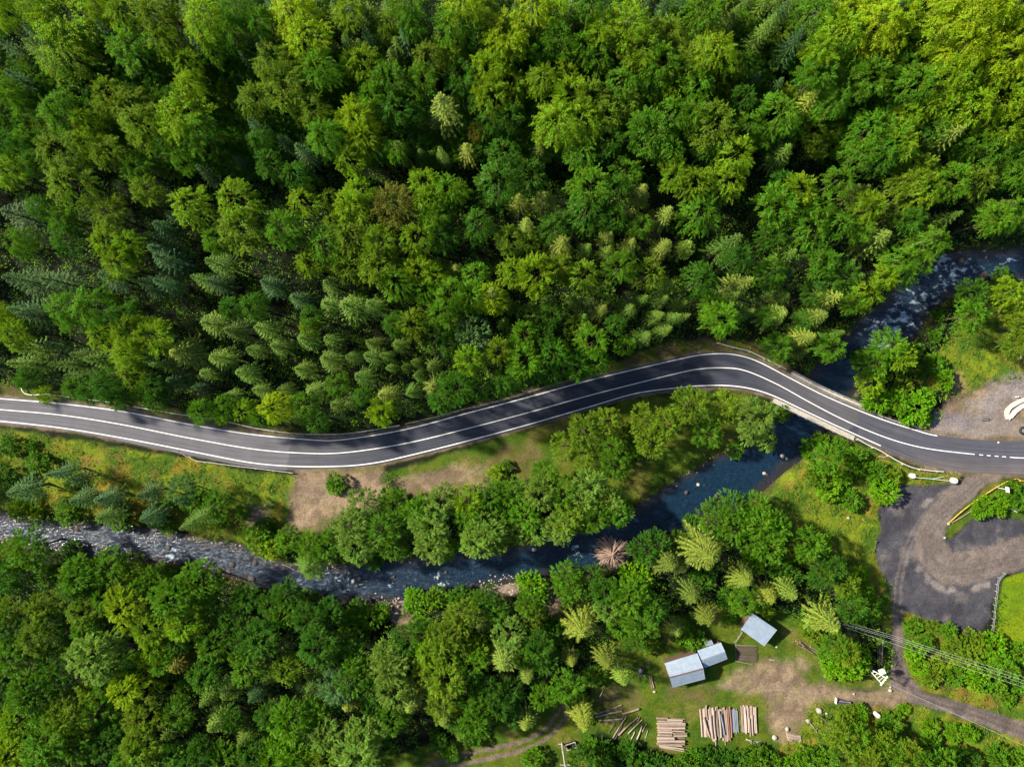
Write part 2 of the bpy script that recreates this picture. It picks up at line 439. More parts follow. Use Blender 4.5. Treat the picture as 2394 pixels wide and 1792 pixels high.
w = zone('lawn', gx, gy, 0.3, 0.2, 6); lay(w, LAY['lawn'], None, (0.09, 0.165, 0.004), 7, 5, 0.8)
w = zone('dirt', gx, gy, 1.5, 1.3, 7); lay(w, LAY['dirt'], None, (0.155, 0.112, 0.078), 3.5, 6)
lay(0.75 * w * np.where(gx > 45, 0.45, 1.0) * sstep(0.53, 0.68, fbm(gx, gy, 3.2, 81)), (0.125, 0.125, 0.035))
w = zone('gravel', gx, gy, 0.4, 0.8, 8); lay(w, LAY['gravel'], None, (0.042, 0.041, 0.052), 6, 7); WGR = w
lay(0.6 * w * sstep(0.55, 0.8, fbm(gx, gy, 5, 83)), (0.15, 0.13, 0.125))
d1 = dist_line(TRACK1, gx, gy)
lay(0.72 * w * sstep(4.5, 3.0, d1 + (fbm(gx, gy, 2, 84) - 0.5) * 2.2), (0.195, 0.160, 0.138), None, (0.145, 0.118, 0.105), 2.5, 8)
ring = 0.55 * w * sstep(4.2, 3.4, d1) * sstep(0.62, 0.9, np.abs(np.sin(d1 * 3.3 + 0.6 * fbm(gx, gy, 8, 9))))
lay(ring, (0.15, 0.115, 0.10))
lay(0.6 * w * sstep(1.3, 0.3, np.abs(d1 - 4.9)) * sstep(0.54, 0.64, fbm(gx, gy, 7, 85)) * (gx < 112), (0.27, 0.23, 0.21))
w = zone('lane', gx, gy, 0.35, 0.35, 9); lay(w, LAY['lane'], None, (0.145, 0.115, 0.105), 3.5, 9)
d2 = dist_line(TRACK2, gx, gy)
lay(0.92 * sstep(0.70, 0.35, np.abs(d2 - 0.95) + (fbm(gx, gy, 2, 86) - 0.5) * 0.5), (0.15, 0.112, 0.09))
# tyre ruts in the dirt yard and the lay-by
def rut(pl, wid, c, a):
    L = resample(pts(pl), 1.0)
    d = dist_line(L, gx, gy)
    lay(a * sstep(wid, wid * 0.4, d + (fbm(gx, gy, 1.5, 87) - 0.5) * wid), c)
for pl in ([(1836, 1605), (1845, 1625), (1842, 1665), (1836, 1690)], [(1800, 1600), (1835, 1608), (1850, 1640)], [(700, 1130), (730, 1134), (780, 1138)], [(695, 1152), (740, 1160), (770, 1162)], [(700, 1170), (740, 1180)]):
    rut(pl, 0.6, (0.20, 0.15, 0.115), 0.6)
rut([(1105, 1120), (1090, 1132), (1130, 1136)], 0.7, (0.2, 0.15, 0.09), 0.7)
for off in (2.2, 4.0):
    rut([(2192, 1014 - off), (2240, 1008), (2262, 1000), (2296, 965), (2298, 955)], 0.5, (0.15, 0.12, 0.11), 0.5)
rut([(2420, 900), (2350, 925), (2310, 955), (2280, 995), (2215, 1008)], 5.5, (0.19, 0.168, 0.165), 0.7)
rut([(2394, 1005), (2340, 1000), (2290, 1010)], 3.0, (0.21, 0.18, 0.17), 0.6)
rut([(2296, 968), (2330, 972), (2350, 1000)], 1.8, (0.17, 0.14, 0.135), 0.5)
rut([(2250, 985), (2210, 978)], 2.6, (0.16, 0.14, 0.15), 0.8)
rut([(2310, 950), (2340, 920), (2394, 905)], 2.2, (0.22, 0.19, 0.19), 0.7)
for off in (-7, 6):
    rut([(2300 + off, 1118), (2240 + off, 1172), (2188 + off, 1225), (2166 + off, 1265), (2180 + off, 1306 + off), (2226, 1336 + off), (2292, 1326 + off), (2394, 1296 + off)], 0.45, (0.10, 0.085, 0.08), 0.55)
    rut([(2098 + off, 1480), (2098 + off, 1400), (2108 + off, 1330), (2130 + off, 1260), (2170 + off, 1200), (2240 + off, 1140)], 0.5, (0.15, 0.125, 0.115), 0.5)
    rut([(2098 + off, 1420), (2100 + off, 1510), (2108 + off, 1580), (2150, 1622 + off), (2240, 1652 + off), (2394, 1708 + off)], 0.5, (0.075, 0.062, 0.06), 0.6)
    rut([(1800, 1615 + off), (1880, 1618 + off), (1960, 1622 + off), (2060, 1630 + off), (2120, 1622 + off)], 0.5, (0.19, 0.145, 0.105), 0.5)
# bare shoulder along both sides of the road, then bank mud and pebbles
drd = np.minimum(dist_line(road_up[::6], gx, gy), dist_line(road_lo[::6], gx, gy))
lay(0.85 * sstep(1.3, 0.7, drd + (fbm(gx, gy, 2.2, 88) - 0.5) * 1.0), (0.19, 0.145, 0.105), None, (0.12, 0.095, 0.055), 2, 10)
bk = sstep(2.0, 0.4, gsd + (fbm(gx, gy, 4, 89) - 0.5) * 2.5) * sstep(6.5, 8.0, dist_line(ROADC, gx, gy) + 2)
lay(0.8 * bk, LAY['bank'], None, (0.035, 0.05, 0.012), 3, 11)
w = zone('pebble', gx, gy, 0.4, 0.6, 12); lay(w, LAY['pebble'], None, (0.12, 0.095, 0.08), 0.9, 12); WPB = w
col = np.clip(0.72 * col * (0.86 + 0.28 * fbm(gx, gy, 0.9, 90))[:, None], 0, 1)

nx, ny = len(xs), len(ys)
idx = np.arange(nx * ny).reshape(ny, nx)
F = np.stack([idx[:-1, :-1], idx[:-1, 1:], idx[1:, 1:], idx[1:, :-1]], -1).reshape(-1, 4)
m, nt, p = new_mat('ground')
at = N(nt, 'ShaderNodeAttribute'); at.attribute_name = 'ground_colour'
f1 = noise(nt, 2.2, 6, 0.75); f2 = noise(nt, 0.35, 4, 0.6)
f3 = noise(nt, 5.5, 3, 0.8)
c = mul(nt, mul(nt, mul(nt, at.outputs['Color'], mapr(nt, f1, 0.3, 0.7, 0.55, 1.45)), mapr(nt, f2, 0.3, 0.7, 0.82, 1.18)), mapr(nt, f3, 0.58, 0.74, 0.95, 1.6))
nt.links.new(c, p.inputs['Base Color']); p.inputs['Roughness'].default_value = 0.95; p.inputs['Specular IOR Level'].default_value = 0.1
bump(nt, p, f1, 0.5, 0.25)
M['ground'] = m
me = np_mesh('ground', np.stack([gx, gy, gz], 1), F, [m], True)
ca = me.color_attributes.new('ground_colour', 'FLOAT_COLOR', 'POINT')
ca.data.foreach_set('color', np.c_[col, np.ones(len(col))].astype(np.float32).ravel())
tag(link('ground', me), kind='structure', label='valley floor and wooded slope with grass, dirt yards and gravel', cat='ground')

# ---- river -------------------------------------------------------------------------------------------
wx_ = np.arange(-175, 175, 0.5); wy_ = np.arange(-75, 60, 0.5)
WX, WY = np.meshgrid(wx_, wy_); wx, wy = WX.ravel(), WY.ravel()
wsd = sdist(RIVER, wx, wy)
rap = np.zeros(len(wx))
for (px, py, r, a) in ((2200, 615, 4.5, .9), (2225, 640, 4, 1.0), (2195, 650, 6, .8), (2160, 690, 7, .8), (2120, 745, 5, 1.0), (2085, 775, 6, 1.0), (2060, 785, 6, .9), (2150, 700, 5, .7), (2040, 800, 4, .5), (2260, 625, 6, .75), (2320, 620, 5, .6), (2370, 610, 5, .55), (2185, 625, 4, .7), (2100, 720, 4, .8),
                       (1350, 1290, 2.0, 1.0), (1352, 1275, 1.6, 1.0), (1040, 1365, 2.2, .9), (1025, 1350, 2.0, .8), (1248, 1285, 1.8, .8), (402, 1285, 2.0, 1.0), (404, 1300, 2.0, 1.0), (395, 1265, 1.3, .7),
                       (915, 1365, 1.8, .7), (810, 1385, 2.5, .7), (800, 1350, 2.5, .5), (600, 1345, 2, .5), (560, 1330, 2, .5), (700, 1360, 3, .45), (1555, 1205, 3, .3), (520, 1320, 3, .4), (1165, 1300, 2, .4), (1010, 1328, 2, .4)):
    X, Y = un(px, py, WATER_Z)
    rap = np.maximum(rap, a * np.exp(-((wx - X) ** 2 + (wy - Y) ** 2) / (r * r)))
shal = sstep(2.4, 0.0, -wsd + (fbm(wx, wy, 4, 31) - 0.5) * 3.0)
lefty = sstep(-15, -70, wx)
stones = np.clip(0.65 * lefty + 0.25 * sstep(20, -30, wx) + 0.5 * np.exp(-((wx - 95) / 18) ** 2), 0, 1)
idx = np.arange(len(wx)).reshape(WX.shape)
F = np.stack([idx[:-1, :-1], idx[:-1, 1:], idx[1:, 1:], idx[1:, :-1]], -1).reshape(-1, 4)
keep = (wsd[F].min(1) < 1.5)
F = F[keep]
used = np.unique(F); remap = -np.ones(len(wx), int); remap[used] = np.arange(len(used)); F = remap[F]
m, nt, p = new_mat('river_water')
at = N(nt, 'ShaderNodeAttribute'); at.attribute_name = 'water'
sep = N(nt, 'ShaderNodeSeparateColor'); nt.links.new(at.outputs['Color'], sep.inputs[0])
tc = N(nt, 'ShaderNodeTexCoord')
def warped(sx, sy, rot):
    mp = N(nt, 'ShaderNodeMapping'); mp.inputs['Scale'].default_value = (sx, sy, 1); mp.inputs['Rotation'].default_value = (0, 0, rot)
    nt.links.new(tc.outputs['Object'], mp.inputs[0]); return mp.outputs[0]
nb = noise(nt, 0.9, 6, 0.7, vec=warped(1.0, 1.0, 0))
rocks = noise(nt, 0.9, 5, 0.7, vec=warped(0.55, 1.1, 0.35))
base = mixc(nt, mapr(nt, nb, 0.35, 0.7, 0, 1), (0.0032, 0.011, 0.024), (0.006, 0.019, 0.039))
bed = mixc(nt, mapr(nt, rocks, 0.44, 0.60, 0, 1), (0.008, 0.011, 0.018), (0.040, 0.053, 0.082))
st = N(nt, 'ShaderNodeMath', operation='MULTIPLY'); nt.links.new(sep.outputs[2], st.inputs[0]); nt.links.new(mapr(nt, nb, 0.3, 0.62, 0.35, 1), st.inputs[1])
c = mixc(nt, st.outputs[0], base, bed)
sh = N(nt, 'ShaderNodeMath', operation='MULTIPLY'); nt.links.new(sep.outputs[1], sh.inputs[0]); sh.inputs[1].default_value = 0.75
c = mixc(nt, sh.outputs[0], c, (0.022, 0.018, 0.015))
fo = noise(nt, 0.62, 3.5, 0.66, vec=warped(1.0, 1.5, 0.6))
ad = N(nt, 'ShaderNodeMath', operation='MULTIPLY_ADD'); nt.links.new(sep.outputs[0], ad.inputs[0]); ad.inputs[1].default_value = 0.33; nt.links.new(fo, ad.inputs[2])
foam = mapr(nt, ad.outputs[0], 0.76, 0.95, 0, 0.9)
c = mixc(nt, foam, c, (0.42, 0.52, 0.62))
nt.links.new(c, p.inputs['Base Color'])
nt.links.new(mapr(nt, foam, 0, 1, 0.14, 0.8), p.inputs['Roughness'])
p.inputs['IOR'].default_value = 1.333
wv = noise(nt, 1.3, 4, 0.58, vec=warped(0.8, 1.6, 0.25))
bump(nt, p, wv, 1.0, 0.34)
M['water'] = m
wz = np.full(len(used), WATER_Z)
me = np_mesh('river', np.stack([wx[used], wy[used], wz], 1), F, [m], True)
ca = me.color_attributes.new('water', 'FLOAT_COLOR', 'POINT')
ca.data.foreach_set('color', np.stack([rap[used], shal[used], stones[used], np.ones(len(used))], 1).astype(np.float32).ravel())
tag(link('river', me), kind='structure', label='dark blue mountain stream winding under the road bridge', cat='river')

# ---- road --------------------------------------------------------------------------------------------
nu, nl = normals2(road_up), normals2(road_lo)
xm = road_mid[:, 0]
pxm = xm * 10 + 1197
extra_lo = 0.45 + 0.55 * sstep(760, 640, pxm) * sstep(150, 420, pxm) - 0.25 * sstep(2060, 2110, pxm)
extra_up = 0.38 - 0.25 * sstep(2160, 2220, pxm)
A = road_up + nu * extra_up[:, None]; B = road_lo - nl * extra_lo[:, None]
T = np.linspace(0, 1, 13)
V = (A[:, None, :] * (1 - T)[None, :, None] + B[:, None, :] * T[None, :, None])
V = np.concatenate([V, np.full(V.shape[:2] + (1,), RZ)], 2).reshape(-1, 3)
idx = np.arange(NS * 13).reshape(NS, 13)
F = np.stack([idx[:-1, :-1], idx[1:, :-1], idx[1:, 1:], idx[:-1, 1:]], -1).reshape(-1, 4)[:, ::-1]
m, nt, p = new_mat('asphalt')
at = N(nt, 'ShaderNodeAttribute'); at.attribute_name = 'asphalt_colour'
uv = N(nt, 'ShaderNodeAttribute'); uv.attribute_name = 'lane_coord'
mp = N(nt, 'ShaderNodeMapping'); mp.inputs['Scale'].default_value = (0.06, 2.2, 1); nt.links.new(uv.outputs['Vector'], mp.inputs[0])
streak = noise(nt, 1.0, 5, 0.6, vec=mp.outputs[0])
grain = noise(nt, 6.0, 4, 0.8); blot = noise(nt, 0.25, 4, 0.6)
c = mul(nt, mul(nt, mul(nt, at.outputs['Color'], mapr(nt, streak, 0.3, 0.7, 0.72, 1.28)), mapr(nt, grain, 0.3, 0.7, 0.9, 1.1)), mapr(nt, blot, 0.3, 0.7, 0.88, 1.12))
nt.links.new(c, p.inputs['Base Color']); p.inputs['Roughness'].default_value = 0.85; p.inputs['Specular IOR Level'].default_value = 0.25
bump(nt, p, grain, 0.25, 0.02)
me = np_mesh('road', V, F, [m])
fx = (V[F][:, :, 0].mean(1)) * 10 + 1197
ft = np.tile(T[:-1] + 1 / 24, NS - 1)
seam1 = fx + (ft - 0.5) * 12 < 676
seam2 = (fx + (ft - 0.5) * 62 > 1742) & (fx + (ft - 0.5) * 62 < 2006)
lightc = np.array((0.074, 0.074, 0.088)); dark_shadec = np.array((0.027, 0.030, 0.044)); brc = np.array((0.053, 0.052, 0.062))  # middle stretch: newer asphalt, darkened further to paint in the tree shade
kd = sstep(690, 960, fx)[:, None]  # ramp along the road into the painted tree shade
ac = np.where(seam1[:, None], lightc, np.array((0.051, 0.052, 0.064)) * (1 - kd) + dark_shadec * kd)
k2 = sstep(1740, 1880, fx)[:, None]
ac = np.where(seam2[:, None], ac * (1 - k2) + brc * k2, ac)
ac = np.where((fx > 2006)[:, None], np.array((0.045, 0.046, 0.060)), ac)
k3 = sstep(2090, 2200, fx)[:, None] * sstep(0.45, 0.95, ft)[:, None]
ac = ac * (1 - 0.6 * k3) + 0.6 * k3 * np.array((0.085, 0.072, 0.07))
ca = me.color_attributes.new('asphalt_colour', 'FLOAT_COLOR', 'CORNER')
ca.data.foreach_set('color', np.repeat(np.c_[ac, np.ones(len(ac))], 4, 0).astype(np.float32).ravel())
va = me.attributes.new('lane_coord', 'FLOAT_VECTOR', 'POINT')
sl = np.r_[0, np.cumsum(np.linalg.norm(np.diff(road_mid, axis=0), axis=1))]
va.data.foreach_set('vector', np.stack([np.repeat(sl, 13), np.tile(T * 7.5, NS), np.zeros(NS * 13)], 1).astype(np.float32).ravel())
road = tag(link('road', me), kind='structure', label='two lane asphalt road curving across the valley over the bridge', cat='road')
M['asphalt'] = m
M['paint'] = simple('road_paint', (0.80, 0.79, 0.77), 0.7, 2.0, 0.16, coord='Object')

def stripe(name, P, w, z, i0, i1):
    P = P[i0:i1]; n = normals2(P)
    V = np.concatenate([P + n * w / 2, P - n * w / 2]); k = len(P)
    V = np.c_[V, np.full(len(V), z)]
    a = np.arange(k - 1)
    return link(name, np_mesh(name, V, np.stack([a, a + k, a + k + 1, a + 1], 1), [M['paint']]), road)
def at_px(P, px): return int(np.argmin(np.abs(P[:, 0] - un(px, 0, RZ)[0])))
def fine(P):
    s = np.linspace(0, 1, len(P)); g = np.linspace(0, 1, 4000)
    return np.stack([np.interp(g, s, P[:, k]) for k in range(2)], 1)
fu, fm, fl = fine(road_up), fine(road_mid), fine(road_lo)
stripe('edge_line', fu, 0.21, RZ + 0.006, 0, at_px(fu, 2192))
stripe('edge_line', fl, 0.23, RZ + 0.006, 0, at_px(fl, 2060))
stripe('centre_line', fm, 0.20, RZ + 0.006, 0, at_px(fm, 2279))
for a, b in ((2289, 2299), (2307, 2317), (2325, 2335), (2343, 2353)):
    stripe('centre_dash', fm, 0.20, RZ + 0.006, at_px(fm, a), at_px(fm, b))
stripe('centre_line', fm, 0.20, RZ + 0.006, at_px(fm, 2361), 4000)

# ---- bridge ------------------------------------------------------------------------------------------
br = empty('road_bridge', tuple(np.r_[un(1915, 950), 0]), label='concrete road bridge with pale kerbs and railings over the blue stream', cat='bridge')
bl = np.array(br.location)
def off(P, d): return P + normals2(P) * d
def ribbon(mb, L, R, z0, z1):
    """closed slab between two edge lines"""
    n = len(L); V = [(*L[i], z1) for i in range(n)] + [(*R[i], z1) for i in range(n)] + [(*L[i], z0) for i in range(n)] + [(*R[i], z0) for i in range(n)]
    F = []
    for i in range(n - 1):
        F += [(i, n + i, n + i + 1, i + 1), (2 * n + i + 1, 3 * n + i + 1, 3 * n + i, 2 * n + i), (i + 1, 2 * n + i + 1, 2 * n + i, i), (n + i, 3 * n + i, 3 * n + i + 1, n + i + 1)]
    F += [(0, 2 * n, 3 * n, n), (n - 1, 2 * n - 1, 4 * n - 1, 3 * n - 1)]
    V = [(x - bl[0], y - bl[1], z) for x, y, z in V]
    mb.add(V, F)
ui = slice(at_px(road_up, 1846), at_px(road_up, 2024)); li = slice(at_px(road_lo, 1812), at_px(road_lo, 2004))
Ua = road_up[ui]; La = road_lo[li]
uN = normals2(Ua); lN = normals2(La)
n = min(len(Ua), len(La))
mb = MB(); k = 60
def rs(P, k):
    s = np.linspace(0, 1, len(P)); g = np.linspace(0, 1, k); return np.stack([np.interp(g, s, P[:, j]) for j in range(2)], 1)
Uk, Lk = rs(Ua, k), rs(La, k); nU, nL = normals2(Uk), normals2(Lk)
ribbon(mb, Uk + nU * 1.35, Lk - nL * 1.4, -0.65, RZ - 0.012)
mb.build('deck', M['concdark'], br)
for nm, E, nn, s in (('up', Uk, nU, 1), ('lo', Lk, nL, -1)):
    mb = MB(); a, b = E + nn * s * 0.95, E + nn * s * 1.5
    if s < 0: a, b = b, a
    ribbon(mb, b, a, RZ - 0.3, 0.34); mb.build('kerb', M['concrete'], br)
    mb = MB(); a, b = E + nn * s * 0.42, E + nn * s * 0.9
    if s < 0: a, b = b, a
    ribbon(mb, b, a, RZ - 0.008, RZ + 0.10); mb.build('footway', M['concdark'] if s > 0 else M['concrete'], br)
    rail_line = E + nn * s * 1.62
    mb = MB()
    for h in (0.55, 0.85, 1.15):
        mb.tube([(x - bl[0], y - bl[1], h) for x, y in rail_line], 0.045, 6)
    rl = mb.build('railing', M['galv'], br)
    for i in range(0, k, 5):
        mb = MB(); x, y = rail_line[i] - bl[:2]; mb.box((x, y, 0.45), (0.09, 0.09, 1.4)); mb.build('post', M['galv'], rl)
for px, py in ((1842, 905), (2016, 990)):
    X, Y = un(px, py); mb = MB(); t = road_mid[at_px(road_mid, px) + 3] - road_mid[at_px(road_mid, px) - 3]
    mb.box((X - bl[0], Y - bl[1], -1.9), (1.2, 9.0, 2.5), math.atan2(t[1], t[0])); mb.build('abutment', M['concdark'], br)
# ------------------------------------------------------------------ tree shapes (each shape is built once and copied)
def unit(v): return v / (np.linalg.norm(v, axis=-1, keepdims=True) + 1e-9)

def cards(P, D, Nn, L, W, tint):
    D = unit(D); S = unit(np.cross(D, Nn))
    L = np.asarray(L).reshape(-1, 1); W = np.asarray(W).reshape(-1, 1)
    V = np.stack([P - D * L * .5, P + S * W * .5 - D * L * .08, P + D * L * .5, P - S * W * .5 - D * L * .08], 1)
    return V.reshape(-1, 3), np.repeat(tint, 4, 0)

def leaf_mesh(name, V, tint, mat_):
    F = np.arange(len(V)).reshape(-1, 4)
    me = np_mesh(name, V, F, [mat_])
    ca = me.color_attributes.new('tint', 'FLOAT_COLOR', 'POINT')
    ca.data.foreach_set('color', np.c_[tint, np.zeros(len(tint)), np.ones(len(tint))].astype(np.float32).ravel())
    return me

def broad_crown(name, seed, R=4.2, zc=10.0, rz=3.6, lobes=10, sprays=30, per=34, leaf=0.30, droop=0.45, feather=1.0, low=-0.25, sw=0.34, lr=(0.28, 0.46)):
    """crown of a broadleaf: lobes on a dome, each carrying drooping sprays of leaves"""
    g = np.random.default_rng(seed)
    P0, D0, ct = [], [], []
    ph = g.random() * 6.28
    cents = [(np.array([0, 0, rz * 0.62]), 0.46 * R)]
    for i in range(lobes):
        a = ph + i * 2.39996
        el = g.uniform(low, 0.75); q = math.sqrt(max(0.05, 1 - el * el)) * g.uniform(0.52, 0.80)
        rl = R * g.uniform(*lr)
        cents.append((np.array([math.cos(a) * q * R, math.sin(a) * q * R, el * rz * 0.8]), rl))
    for c, rl in cents:
        n = int(sprays * (rl / (0.37 * R)) ** 1.6)
        d = unit(g.normal(size=(n, 3))); d[:, 2] = np.abs(d[:, 2]) * 0.95 - 0.22
        d = unit(d)
        p = c + d * rl * np.array([1, 1, 0.8]) * g.uniform(0.62, 0.9, (n, 1))
        out = unit(p * np.array([1, 1, 0.5]))
        dirn = unit(0.55 * d + 0.75 * out * np.array([1, 1, .4]) + np.array([0, 0, -droop]) + 0.22 * g.normal(size=(n, 3)))
        ok = np.ones(n, bool)
        for c2, r2 in cents:
            if c2 is c: continue
            ok &= (np.linalg.norm((p - c2) / np.array([1, 1, .8]), axis=1) > r2 * 0.72)
        P0.append(p[ok]); D0.append(dirn[ok]); ct.append(np.full(ok.sum(), g.random()))
    P0 = np.concatenate(P0); D0 = np.concatenate(D0); ct = np.concatenate(ct)
    n = len(P0)
    l = g.uniform(0.8, 1.6, n) * R / 4.2 * feather
    sp = g.random(n)
    k = per
    t = g.random((n, k)) ** 0.8
    side = unit(np.cross(D0, np.array([0, 0, 1.0]) + 0.3 * g.normal(size=(n, 3))))
    upv = np.cross(side, D0)
    sgn = g.uniform(-1, 1, (n, k))
    wid = sw * (1.15 - t) * l[:, None]
    bend = -(t ** 2) * 0.28 * l[:, None]
    P = P0[:, None] + D0[:, None] * (t * l[:, None])[..., None] + side[:, None] * (sgn * wid)[..., None] + upv[:, None] * (bend + 0.10 * g.normal(size=(n, k)) * l[:, None])[..., None]
    D = D0[:, None] + side[:, None] * (sgn * 0.9)[..., None] + 0.35 * g.normal(size=(n, k, 3))
    Nn = upv[:, None] + 0.55 * g.normal(size=(n, k, 3))
    tint = np.stack([np.clip(0.30 * ct[:, None] + 0.36 * sp[:, None] + 0.34 * g.random((n, k)), 0, 1), np.clip(0.6 * sp[:, None] + 0.4 * g.random((n, k)), 0, 1)], -1)
    L = leaf * g.uniform(0.75, 1.3, n * k)
    V, tt = cards(P.reshape(-1, 3), D.reshape(-1, 3), Nn.reshape(-1, 3), L, L * 0.62, tint.reshape(-1, 2))
    V[:, 2] += zc
    return leaf_mesh(name, V, tt, M['leaf'])

def conifer_crown(name, seed, R=3.3, H=18.0, z0=0.34, whorls=15, fat=0.8, droop=0.5, per=48, leaf=0.46, ragged=0.22, slots=17, fw=0.17):
    """spruce crown: whorls of drooping fronds set in spokes, longest near the base"""
    g = np.random.default_rng(seed)
    PP, DD, NN, TT, LL, WW = [], [], [], [], [], []
    rot = g.random() * 6.28; jit = g.normal(0, 0.07, slots); sl = g.uniform(1 - ragged, 1.06, slots)
    for w in range(whorls):
        f = (w + 0.6) / whorls
        z = H * (1 - (1 - z0) * f)
        rl = R * (0.07 + 0.93 * f ** fat)
        for b in range(slots):
            if (b + w) % 2 and not (f < 0.2 and b % 4 == 0): continue
            a = rot + 6.283 * b / slots + jit[b] + g.normal() * 0.035 + 0.03 * w
            L = rl * sl[b] * g.uniform(0.88, 1.08)
            zz = z + g.normal() * 0.15
            rise = 0.42 * (1 - f) + 0.02
            k = max(8, int(per * (0.25 + 0.75 * L / R)))
            t = np.sqrt(g.random(k)) * 0.97 + 0.03
            u = np.array([math.cos(a), math.sin(a), 0.0]); s = np.array([-u[1], u[0], 0.0])
            wd = (fw * R * (0.35 + 0.65 * f)) * np.clip(t * 2.2, 0.15, 1) * (1.12 - 0.75 * t)
            sg = g.uniform(-1, 1, k); sg = np.sign(sg) * np.abs(sg) ** 1.25
            drop = rise * t * L - droop * L * t ** 1.6 + 0.20 * L * t ** 4 - 0.42 * np.abs(sg) * wd - 0.10 * np.abs(sg) * g.random(k)
            P = u * (t * L)[:, None] + s * (sg * wd)[:, None] + np.array([0, 0, 1.0]) * (zz + drop)[:, None]
            D = u * 1.0 + s * (sg * 1.0)[:, None] + np.array([0, 0, -0.35]) + 0.15 * g.normal(size=(k, 3))
            PP.append(P); DD.append(D); NN.append(np.array([0, 0, 1.0]) + s * (sg * 0.6)[:, None] + 0.3 * g.normal(size=(k, 3)))
            br = g.random()
            tt = 0.0 + 0.22 * g.random(k) + 0.2 * br + 0.58 * np.exp(-(sg / 0.3) ** 2)  # light ridge, dark sides: highlight and shade between fronds put into the tint
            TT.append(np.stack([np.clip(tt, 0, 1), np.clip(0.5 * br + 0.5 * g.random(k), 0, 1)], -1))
            LL.append(leaf * g.uniform(0.7, 1.2, k) * (0.5 + 0.5 * L / R)); WW.append(np.full(k, 0.27))
    k = 30
    PP.append(np.c_[g.normal(0, 0.07, (k, 2)), H - g.random(k) * 1.4]); DD.append(np.c_[g.normal(0, .5, (k, 2)), np.ones(k)]); NN.append(g.normal(size=(k, 3)))
    TT.append(np.stack([np.full(k, .8), g.random(k)], -1)); LL.append(np.full(k, .42)); WW.append(np.full(k, .3))
    L = np.concatenate(LL)
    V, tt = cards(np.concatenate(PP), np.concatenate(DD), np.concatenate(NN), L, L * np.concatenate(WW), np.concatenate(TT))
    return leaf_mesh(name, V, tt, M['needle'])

def trunk_mesh(name, seed, h, r0, limbs=0, reach=2.5, mat_='bark'):
    g = np.random.default_rng(seed)
    mb = MB(); k = 6
    P = [(0.12 * math.sin(i * 1.7 + seed) * (i > 0), 0.12 * math.cos(i * 1.3 + seed) * (i > 0), h * i / k - (0.4 if i == 0 else 0)) for i in range(k + 1)]
    mb.tube(P, [r0 * (1.25 if i == 0 else 1) * (1 - 0.88 * i / k) for i in range(k + 1)], 8)
    for i in range(limbs):
        a = i * 2.4 + g.random(); z = h * g.uniform(0.45, 0.8); q = reach * g.uniform(0.6, 1)
        mb.tube([(0, 0, z), (math.cos(a) * q * .5, math.sin(a) * q * .5, z + q * .35), (math.cos(a) * q, math.sin(a) * q, z + q * .8)], [r0 * .4, r0 * .25, r0 * .08], 6)
    o = mb.build(name, M[mat_]); me = o.data
    bpy.data.objects.remove(o)
    return me

SH = {'beech': [], 'alder': [], 'spruce': [], 'shrub': [], 'pine': []}
for i in range(9):
    fe = i % 3                      # 0 full crown, 1 feathery and pointed, 2 fine and open
    SH['beech'].append((broad_crown('beech_crown', 100 + i, lobes=(13, 15, 19)[fe] + i // 3, sprays=(26, 24, 26)[fe], per=(58, 54, 52)[fe], leaf=(0.21, 0.195, 0.185)[fe], droop=(0.35, 0.75, 0.5)[fe], feather=(1.15, 1.45, 1.0)[fe],
        rz=(3.4, 4.7, 3.9)[fe], sw=(0.30, 0.19, 0.24)[fe], lr=((0.24, 0.40), (0.20, 0.34), (0.18, 0.30))[fe], low=(-0.25, -0.4, -0.3)[fe]), trunk_mesh('beech_trunk', i, 11.5, 0.30, 6), 4.5, 10.0))
for i in range(5):
    SH['alder'].append((broad_crown('alder_crown', 200 + i, lobes=15 + i % 4, sprays=34, per=52, leaf=0.185, droop=0.15, feather=0.75, zc=7.0, rz=3.2, lr=(0.20, 0.36)), trunk_mesh('alder_trunk', 20 + i, 7.5, 0.22, 6), 4.3, 7.0))
for i in range(4):
    SH['shrub'].append((broad_crown('shrub_crown', 300 + i, R=2.0, zc=1.3, rz=1.3, lobes=9, sprays=30, per=26, leaf=0.19, droop=0.1, feather=0.8, low=-0.5), trunk_mesh('shrub_stem', 40 + i, 1.6, 0.07, 4, 0.8), 2.15, 1.5))
for i in range(6):
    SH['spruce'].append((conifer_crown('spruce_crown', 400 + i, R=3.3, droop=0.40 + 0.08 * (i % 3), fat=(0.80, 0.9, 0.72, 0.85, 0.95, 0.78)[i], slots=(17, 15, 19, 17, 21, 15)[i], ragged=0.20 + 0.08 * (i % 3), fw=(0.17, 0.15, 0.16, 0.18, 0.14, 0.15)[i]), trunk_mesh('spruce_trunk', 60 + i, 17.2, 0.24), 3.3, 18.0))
for i in range(2):
    SH['pine'].append((broad_crown('pine_crown', 500 + i, R=3.2, zc=11.0, rz=2.9, lobes=16, sprays=34, per=26, leaf=0.24, droop=-0.1, feather=0.6, low=-0.1), trunk_mesh('pine_trunk', 80 + i, 11.5, 0.2, 5), 3.4, 11.0))

